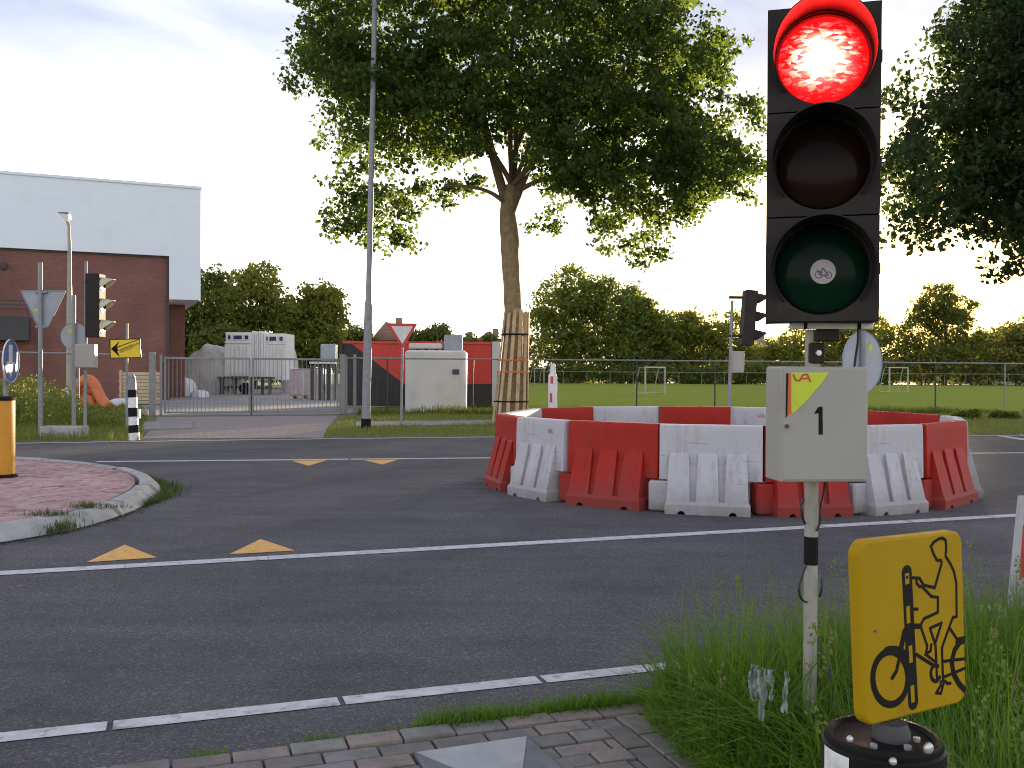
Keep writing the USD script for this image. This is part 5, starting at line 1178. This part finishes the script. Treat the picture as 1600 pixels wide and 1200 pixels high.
limb_tree('overhanging_tree', 'dark dense tree hanging in from the right behind the traffic light', tuple(tb0), lobes2, [tb0, tb0 + (.05, 0, 1.5), tb0 + (-.05, 0, 3.0), tb0 + (.1, 0, 4.4)], [.42, .33, .30, .26], 120000, .14, LEAFR, rr2, twig=.30, per=28, hole=.385, hscale=.95, limbs=16, seedh=8)
# trees and hedges beyond
def far_tree(name, label, dd, px, mat, nleaf, leaf, seed, group=None, trunk_u=None, hole=0.30, spread=.5, cat='tree', twig=None):
    r = np.random.default_rng(seed); lob = []
    for u, v, x in px:
        R = x * dd / 1500; lob.append((at(u, v, dd + r.uniform(-spread, spread) * R), R))
        for _ in range(3):
            a_ = r.uniform(-.3, np.pi + .3); lob.append((at(u + x * .95 * np.cos(a_), v - x * .95 * np.sin(a_), dd + r.uniform(-.5, .3) * R), R * r.uniform(.22, .42)))
        if R > 1.2: lob.append((at(u + r.normal(0, x * .2), v + r.normal(0, x * .15), dd + R * .8), R * .9))
    tu = trunk_u or np.mean([p[0] for p in px]); b = at(tu, 650, dd) * (1, 1, 0); ztop = np.mean([c[2] for c, _ in lob])
    tr_ = .02 * ztop + .10
    return limb_tree(name, label, tuple(b), lob, [b, b + (0, 0, ztop * .25), b + (.1, 0, ztop * .5), b + (0, 0, ztop * .8)], [tr_, tr_ * .8, tr_ * .7, tr_ * .4], nleaf, leaf, mat, r, twig=twig or leaf * 1.6, per=10, hole=hole, hscale=2.2 / max(1, leaf * 8), limbs=6, cat=cat, group=group)
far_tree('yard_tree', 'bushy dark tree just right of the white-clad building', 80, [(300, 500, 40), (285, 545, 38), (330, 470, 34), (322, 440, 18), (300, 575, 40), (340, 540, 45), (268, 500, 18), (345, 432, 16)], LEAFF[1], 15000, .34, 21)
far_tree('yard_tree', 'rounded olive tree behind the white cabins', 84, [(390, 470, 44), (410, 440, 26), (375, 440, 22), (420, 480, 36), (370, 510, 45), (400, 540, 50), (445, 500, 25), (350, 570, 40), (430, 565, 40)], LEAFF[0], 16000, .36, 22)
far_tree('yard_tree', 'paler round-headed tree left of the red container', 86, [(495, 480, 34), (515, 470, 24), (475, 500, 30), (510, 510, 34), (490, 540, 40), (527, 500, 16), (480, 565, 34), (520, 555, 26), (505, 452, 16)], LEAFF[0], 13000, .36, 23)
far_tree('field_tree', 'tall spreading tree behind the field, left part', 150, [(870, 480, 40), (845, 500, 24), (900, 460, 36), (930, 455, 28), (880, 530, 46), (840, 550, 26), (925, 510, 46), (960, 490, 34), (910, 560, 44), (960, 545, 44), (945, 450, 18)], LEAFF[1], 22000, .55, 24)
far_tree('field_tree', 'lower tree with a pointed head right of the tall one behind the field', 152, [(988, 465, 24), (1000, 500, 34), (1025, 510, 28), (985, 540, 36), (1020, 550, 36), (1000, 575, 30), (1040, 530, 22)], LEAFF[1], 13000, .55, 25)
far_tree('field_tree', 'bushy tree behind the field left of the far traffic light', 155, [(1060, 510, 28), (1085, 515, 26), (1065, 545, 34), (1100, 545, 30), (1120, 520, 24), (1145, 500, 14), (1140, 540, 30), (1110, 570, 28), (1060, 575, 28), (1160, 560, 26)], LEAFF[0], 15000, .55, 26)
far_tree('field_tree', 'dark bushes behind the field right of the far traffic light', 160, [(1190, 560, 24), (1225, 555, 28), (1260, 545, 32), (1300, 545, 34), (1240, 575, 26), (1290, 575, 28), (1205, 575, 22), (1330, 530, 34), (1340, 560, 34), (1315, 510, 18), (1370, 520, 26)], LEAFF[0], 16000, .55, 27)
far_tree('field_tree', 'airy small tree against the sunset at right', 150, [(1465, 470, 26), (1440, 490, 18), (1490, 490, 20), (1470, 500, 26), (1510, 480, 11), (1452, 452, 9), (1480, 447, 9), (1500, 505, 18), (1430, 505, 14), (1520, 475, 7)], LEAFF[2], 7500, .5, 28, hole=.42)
def hedge(name, label, u0, u1, dd, top, mat, n, seed, leaf=.5, yaw=.0, group=None, depth=3.0):
    r = np.random.default_rng(seed); us = np.linspace(u0, u1, n); px = []
    for i, u in enumerate(us):
        t_ = np.interp(u, [p[0] for p in top], [p[1] for p in top]); 
        px.append((u + r.normal(0, 4), (t_ + 604) / 2 + r.normal(0, 2), max(8, (604 - t_) / 2 * 1.1)))
        px.append((u + r.normal(0, 6), t_ + 10 + r.normal(0, 3), 13))
    return px
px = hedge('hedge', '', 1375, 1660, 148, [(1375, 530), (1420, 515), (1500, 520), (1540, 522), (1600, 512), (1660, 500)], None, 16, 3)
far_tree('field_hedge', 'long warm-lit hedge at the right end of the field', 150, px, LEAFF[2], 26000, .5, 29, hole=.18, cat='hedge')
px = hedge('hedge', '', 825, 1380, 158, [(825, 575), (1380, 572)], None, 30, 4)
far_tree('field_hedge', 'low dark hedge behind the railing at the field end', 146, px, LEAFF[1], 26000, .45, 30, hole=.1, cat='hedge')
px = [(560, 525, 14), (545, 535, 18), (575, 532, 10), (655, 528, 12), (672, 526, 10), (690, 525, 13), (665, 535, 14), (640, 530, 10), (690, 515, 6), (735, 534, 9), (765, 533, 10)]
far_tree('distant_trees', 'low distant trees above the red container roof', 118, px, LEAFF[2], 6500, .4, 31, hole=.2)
# wooded rise at the far right
def hill_h(x): return np.interp(x, [100, 135, 160, 178, 215, 280, 400, 460], [0.0, 6.0, 15.0, 19.0, 24.0, 27.0, 14.0, 2.0])
xs = np.linspace(100, 460, 80); V = []
for x in xs:
    h = hill_h(x)
    V += [(x, 300, 0), (x, 318, h * .75), (x, 335, h), (x, 420, 0)]
F = []
for i in range(len(xs) - 1):
    for j in range(3): a = i * 4 + j; F += [[a, a + 4, a + 5], [a, a + 5, a + 1]]
solo('hill', trimesh.Trimesh(np.array(V), F, process=False), M('wooded_hill', (0.10, 0.09, 0.025), (0.07, 0.07, 0.02), .3, .95, 1.0, .8, spec=0.0), kind='structure', smooth=True)
_r = np.random.default_rng(55); n = 16000; x_ = _r.uniform(120, 330, n); t_ = _r.uniform(0, 1, n); h_ = hill_h(x_)
p_ = np.c_[x_, 300 + 36 * t_, h_ * np.interp(t_, [0, .5, 1], [0, .75, 1.0]) + _r.uniform(0, 2.2, n) * (.5 + meshkit.noise(np.c_[x_ * .12, t_ * 4, t_ * 0]))]
solo('hill_wood', leaf_cards(p_, _r.uniform(.7, 1.4, n), _r), LEAFF[2], 'wooded slope rising at the far right under the sunset', 'wood', kind='stuff')

# ------------------------------------------------------------------ grass, weeds, small stuff
rg = np.random.default_rng(17)
def inside(poly, n, r=rg):
    from shapely import contains_xy
    x0, y0, x1, y1 = poly.bounds; out = np.zeros((0, 2))
    while len(out) < n:
        p = np.c_[r.uniform(x0, x1, n), r.uniform(y0, y1, n)]; out = np.vstack([out, p[contains_xy(poly, p[:, 0], p[:, 1])]])
    return out[:n]
# tall grass by the near traffic light
gpoly = Polygon([tuple(onA(2.44, eoff - 1.9)), tuple(onA(2.40, eoff - .85)), tuple(onA(2.46, eoff - .2)), tuple(onA(2.8, eoff + .12)), tuple(onA(3.3, eoff + .20)), tuple(onA(6.5, eoff + .15)), tuple(onA(9, eoff + .1)), (5.4, 2.2), (1.4, .9), (.40, 1.25)])
def tall(n, h0, h1, w, lean, seed):
    r = np.random.default_rng(seed); p = inside(gpoly, n, r); P3 = np.c_[p, np.zeros(n)]
    cl = meshkit.fbm(P3 * 2.2, 3, seed); h = (h0 + (h1 - h0) * np.clip((cl - .25) / .5, 0, 1)) * r.uniform(.55, 1.1, n)
    edge = np.array([gpoly.exterior.distance(Point(*q)) for q in p[:]]) if n < 3000 else None
    s_ = (p - A0) @ norA - eoff; h *= np.clip(.62 + (-s_) / .6, .5, 1.0)
    near_post = np.hypot(p[:, 0] - .64, p[:, 1] - 1.6) < .13; h[near_post] *= .1
    sg = (p - A0) @ dirA; h *= np.clip(.5 + (sg - 2.5) / .30, .45, 1.0)
    # keep clear of the sign: shorter close to the viewer
    h *= np.where((p[:, 0] > .42) & (p[:, 0] / p[:, 1] > .36) & (p[:, 1] < 1.95), .55, 1.0)
    return blades(P3, h, r.uniform(.6, 1.3, n) * w, np.abs(r.normal(lean, .28, n)), r)
solo('tall_grass', cat_([tall(40000, .28, .62, .0068, .62, 41), tall(14000, .44, .80, .0046, .35, 42), tall(17000, .27, .58, .0110, 1.0, 44), tall(9000, .32, .70, .0090, 1.25, 45)]), GRASS, 'lush tall green grass round the near traffic light', 'grass', kind='stuff')
def stalks(n, seed):
    r = np.random.default_rng(seed); p = inside(gpoly.intersection(sbox(1.0, 1.2, 4, 5)), n, r)
    return blades(np.c_[p, np.zeros(n)], r.uniform(.35, .72, n), r.uniform(.004, .008, n), np.abs(r.normal(.15, .15, n)), r)
solo('dry_stalks', cat_([stalks(420, 43), tall(900, .20, .45, .006, .9, 46)]), STRAW, 'thin dry straw stalks standing in the tall grass', 'dry stalks', kind='stuff')
def seedheads(n, seed):
    r = np.random.default_rng(seed); p = inside(gpoly.intersection(sbox(.3, 1.7, 4.6, 5)), n, r); h = r.uniform(.40, .62, n) * np.clip(.7 + (p[:, 0] - .6) / 1.5, .7, 1.05); L = []
    for (x, y), hh in zip(p, h):
        dx, dy = r.normal(0, .10, 2) * hh; k = 26; t = r.uniform(.74, 1.0, k); L.append(np.c_[x + dx * t ** 2 + r.normal(0, .010, k) * (1.25 - t) * 3, y + dy * t ** 2 + r.normal(0, .010, k), hh * t])
    L = np.vstack(L); stem = blades(np.c_[p, np.zeros(n)], h, np.full(n, .0026), np.abs(r.normal(.1, .06, n)), r)
    return cat_([leaf_cards(L, r.uniform(.010, .022, len(L)), r, -.8), stem])
solo('grass_seed_heads', seedheads(240, 47), leaf_mat('seed_heads', [(0.16, 0.20, 0.05), (0.22, 0.24, 0.07), (0.26, 0.22, 0.10)], (0.3, 0.34, 0.08), .4, .7), 'feathery pale seed heads rising above the tall grass', 'grass', kind='stuff')
# low fringe along the pavers and the road edge
def fringe(pts, n, sd, h0, h1, seed, w=.005):
    r = np.random.default_rng(seed); ln = LineString(pts); s = r.uniform(0, ln.length, n); P = np.array([ln.interpolate(x).coords[0] for x in s]) + r.normal(0, sd, (n, 2))
    k = meshkit.fbm(np.c_[P, np.zeros(n)] * 3.2, 2, seed); keep = k > .30 + .25 * r.uniform(0, 1, n) ** 2
    P = P[keep]; n = len(P); return blades(np.c_[P, np.full(n, .004)], r.uniform(h0, h1, n), r.uniform(.6, 1.2, n) * w, np.abs(r.normal(.5, .3, n)), r)
def fr_on(s0, s1, o): return [tuple(onA(s0, o)), tuple(onA(s1, o))]
solo('edge_grass', cat_([fringe(fr_on(.7, 2.0, eoff + .02), 1500, .022, .015, .05, 51, .004), fringe(fr_on(1.6, 2.75, eoff + .03), 3200, .035, .03, .11, 52), fringe(fr_on(-2.5, .8, eoff + .02), 700, .015, .01, .03, 53, .004)]), GRASS, 'low grass growing along the road edge by the pavers', 'grass', kind='stuff')
# leaves and grit on the road
def debris(n, seed):
    r = np.random.default_rng(seed); p = np.c_[r.uniform(-7, 7, n), r.uniform(4.2, 15, n)]; P = np.c_[p, np.full(n, .011)]
    m = leaf_cards(P, r.uniform(.012, .04, n), r); v = m.vertices; v[:, 2] = .009 + np.abs(v[:, 2] - .011) * .25; m.vertices = v; return m
solo('road_debris', debris(90, 91), STRAW, 'scattered dry leaf scraps lying on the asphalt', 'leaf litter', kind='stuff')
_r = np.random.default_rng(92); _s = _r.uniform(ln_isl.project(Point(*gp(-40, 858)[:2])), ln_isl.project(Point(*gp(246, 745)[:2])), 1500)
_P = np.array([ln_isl.interpolate(x).coords[0] for x in _s]) + np.c_[np.abs(_r.normal(0, .06, 1500)), -np.abs(_r.normal(0, .03, 1500))]
_m = leaf_cards(np.c_[_P, np.full(1500, .02)], _r.uniform(.012, .04, 1500), _r); _v = _m.vertices; _v[:, 2] = .006 + np.abs(_v[:, 2] - .02) * .6; _m.vertices = _v
solo('kerb_litter', _m, leaf_mat('rotted_leaves', [(0.06, 0.04, 0.02), (0.10, 0.065, 0.03), (0.05, 0.05, 0.02)], (0.1, 0.07, 0.03), .15, .9), 'brown rotted leaf litter along the island kerb', 'leaf litter', kind='stuff')
# tufts on the island kerb
def tuft(c, n, sd, h, seed, mat=GRASS, z=.10):
    r = np.random.default_rng(seed); P = np.array(c)[None] + r.normal(0, 1, (n, 2)) * sd; return blades(np.c_[P, np.full(n, z)], r.uniform(.4, 1.0, n) * h, r.uniform(.004, .009, n), np.abs(r.normal(.5, .3, n)), r)
def kerb_out(n, seed):
    r = np.random.default_rng(seed); s0, s1 = ln_isl.project(Point(*gp(238, 792)[:2])), ln_isl.project(Point(*gp(244, 748)[:2])); s = r.uniform(s0, s1, n)
    P = np.array([ln_isl.interpolate(x).coords[0] for x in s]); o = np.abs(r.normal(0, .13, n)) * np.sin((s - s0) / (s1 - s0) * pi); P[:, 0] += .03 + o
    return blades(np.c_[P, np.zeros(n)], r.uniform(.03, .11, n), r.uniform(.005, .010, n), np.abs(r.normal(.6, .3, n)), r)
solo('kerb_weeds', cat_([kerb_out(1800, 61), tuft(gp(135, 792, .12)[:2], 220, (.07, .06), .10, 62), tuft(gp(75, 804, .12)[:2], 220, (.10, .05), .09, 63), tuft(gp(93, 822, .06)[:2], 260, (.06, .14), .12, 64, z=.02), tuft(gp(180, 790, .12)[:2], 60, (.08, .04), .06, 65)]), leaf_mat('kerb_grass', [(0.06, 0.10, 0.02), (0.09, 0.12, 0.03), (0.15, 0.13, 0.05), (0.10, 0.07, 0.04)], (0.14, 0.18, 0.04), .3, .6), 'grass and weeds growing at the island kerbstones', 'weeds', kind='stuff')
# verge between the far road edge and the fence
def verge(poly, n, h0, h1, w, seed, mat, name, label, lean=.4, thr=.0):
    r = np.random.default_rng(seed); p = inside(poly, n, r); P3 = np.c_[p, np.zeros(n)]; c = meshkit.fbm(P3 * .9, 3, seed); k = c > thr; P3, c = P3[k], c[k]
    solo(name, blades(P3, (h0 + (h1 - h0) * np.clip((c - .25) / .5, 0, 1)) * r.uniform(.5, 1.1, len(P3)), r.uniform(.6, 1.3, len(P3)) * w, np.abs(r.normal(lean, .25, len(P3))), r), mat, label, 'grass', kind='stuff')
vp = Polygon([tuple(p) for p in far if -5.6 < p[0] < 26] + [(26, 37.5), (16, 36.6), tuple(F0 + fd * 1.0), tuple(gp(533, 655)[:2]), tuple(gp(508, 672)[:2])]).buffer(0).difference(ppoly.buffer(.05)).difference(dpoly.buffer(.02))
verge(vp, 60000, .05, .16, .016, 71, GRASSV, 'verge_grass', 'short yellowish grass on the far verge below the fence')
hedgeg = Polygon([tuple(F0 + fd * .6 + (0, -.7)), tuple(F0 + fd * 40 + (0, -.7)), tuple(F0 + fd * 40 + (0, .5)), tuple(F0 + fd * .6 + (0, .4))])
verge(hedgeg, 16000, .10, .42, .02, 72, LEAFF[1], 'fence_weeds', 'darker green weeds along the foot of the field fence', thr=.40)
vl = Polygon([(-24, 15.6), tuple(gp(20, 694)[:2]), tuple(gp(222, 690)[:2]), tuple(gp(224, 668)[:2]), tuple(gp(232, 652)[:2]), (-16, 29.5), (-26, 25)]).buffer(0).difference(ROAD_POLY.buffer(.05))
verge(vl, 26000, .10, .32, .018, 73, GRASSV, 'left_verge_grass', 'yellow-green verge grass round the left signal posts')
# taller leafy weeds at left
wl = Polygon([tuple(gp(-60, 676)[:2]), tuple(gp(205, 672)[:2]), tuple(gp(222, 655)[:2]), (-16, 30), (-22, 25)]).buffer(0)
r = np.random.default_rng(74); wp = inside(wl, 420, r); hs = r.uniform(.45, 1.25, 420) * np.interp(wp[:, 0] / wp[:, 1], [-.54, -.50, -.47, -.45, -.40], [1.0, 1.15, .85, .48, .40])
lp_ = []; 
for (x, y), h in zip(wp, hs):
    n = int(46 * h) + 8; z = r.uniform(.1, 1, n) ** .7 * h; lp_.append(np.c_[x + r.normal(0, .16, n) * (.5 + z), y + r.normal(0, .16, n), z])
lp_ = np.vstack(lp_)
solo('roadside_weeds', cat_([leaf_cards(lp_, r.uniform(.05, .12, len(lp_)), r), blades(np.c_[wp, np.zeros(420)], hs * 1.15, np.full(420, .014), np.abs(r.normal(.1, .1, 420)), r)]), WEED, 'tall leafy weeds in front of the brick building', 'weeds', kind='stuff')
# bushes by the right fence
def bush(label, u, v, w, h, seed):
    o = gp(u, v); s_ = o[1] / 1500; r = np.random.default_rng(seed)
    L = [(np.array([r.uniform(-.5, .5) * w * s_, r.uniform(-.4, .4), h * s_ * r.uniform(.3, .6)]), h * s_ * .45) for _ in range(7)]
    t = thing('bush', label, 'bush', (o[0], o[1], 0)); pts = crown_points(L, 1500, .07, 8, r); pts[:, 2] = np.abs(pts[:, 2])
    part('foliage', leaf_cards(pts, r.uniform(.06, .12, len(pts)), r), LEAFF[1], t)
    part('stem', cyl(.02, 0, h * s_ * .5, 0, 0, 8), BARK, t)
bush('dark low bush at the right end of the ring', 1518, 655, 34, 18, 81)
bush('smaller dark bush right of the first, near the last fence post', 1565, 654, 34, 12, 82)
# litter in the tall grass
def film(c, w, h, seed, yaw):
    n = 12; r = np.random.default_rng(seed); g = np.stack(np.meshgrid(np.linspace(-.5, .5, n), np.linspace(0, 1, n), indexing='ij'), -1).reshape(-1, 2)
    y = (meshkit.fbm(np.c_[g * 4, np.full(len(g), seed)], 3, seed) - .5) * .05
    x = g[:, 0] * w + (meshkit.fbm(np.c_[g * 3, np.full(len(g), seed + 9)], 2, seed) - .5) * .035
    V = np.c_[x, y, g[:, 1] * h]; i, j = np.meshgrid(np.arange(n - 1), np.arange(n - 1), indexing='ij'); a = (i * n + j).ravel()
    m = trimesh.Trimesh(V, np.vstack([np.c_[a, a + 1, a + n + 1], np.c_[a, a + n + 1, a + n]]), process=False); m = rotz(m, yaw); m.apply_translation(c); return m
lit = thing('plastic_litter', 'torn strips of pale plastic film caught in the tall grass left of the pole', 'plastic litter', (at(1190, 1075, 3.0)[0], 3.0, 0))
for k, (u, v, w, h, yy) in enumerate(((1176, 1066, .014, .12, .20), (1190, 1086, .020, .17, .12), (1228, 1082, .016, .13, .10), (1204, 1070, .008, .10, .16))):
    c = at(u, v, 3.0 + yy) - (at(1190, 1075, 3.0)[0], 3.0, 0); part('film_strip', film((c[0], yy, c[2] - h / 2), w, h, 3 + k, .3 - .15 * k), FILM, lit, smooth=True)

# red letters on two of the white barriers
part('red_letters', va_text(barrier_paths[1][0], .22, -1), REDT, barrier_paths[1][0])
part('red_letters', va_text(barrier_paths[11][0], 0.1, 1), REDT, barrier_paths[11][0])
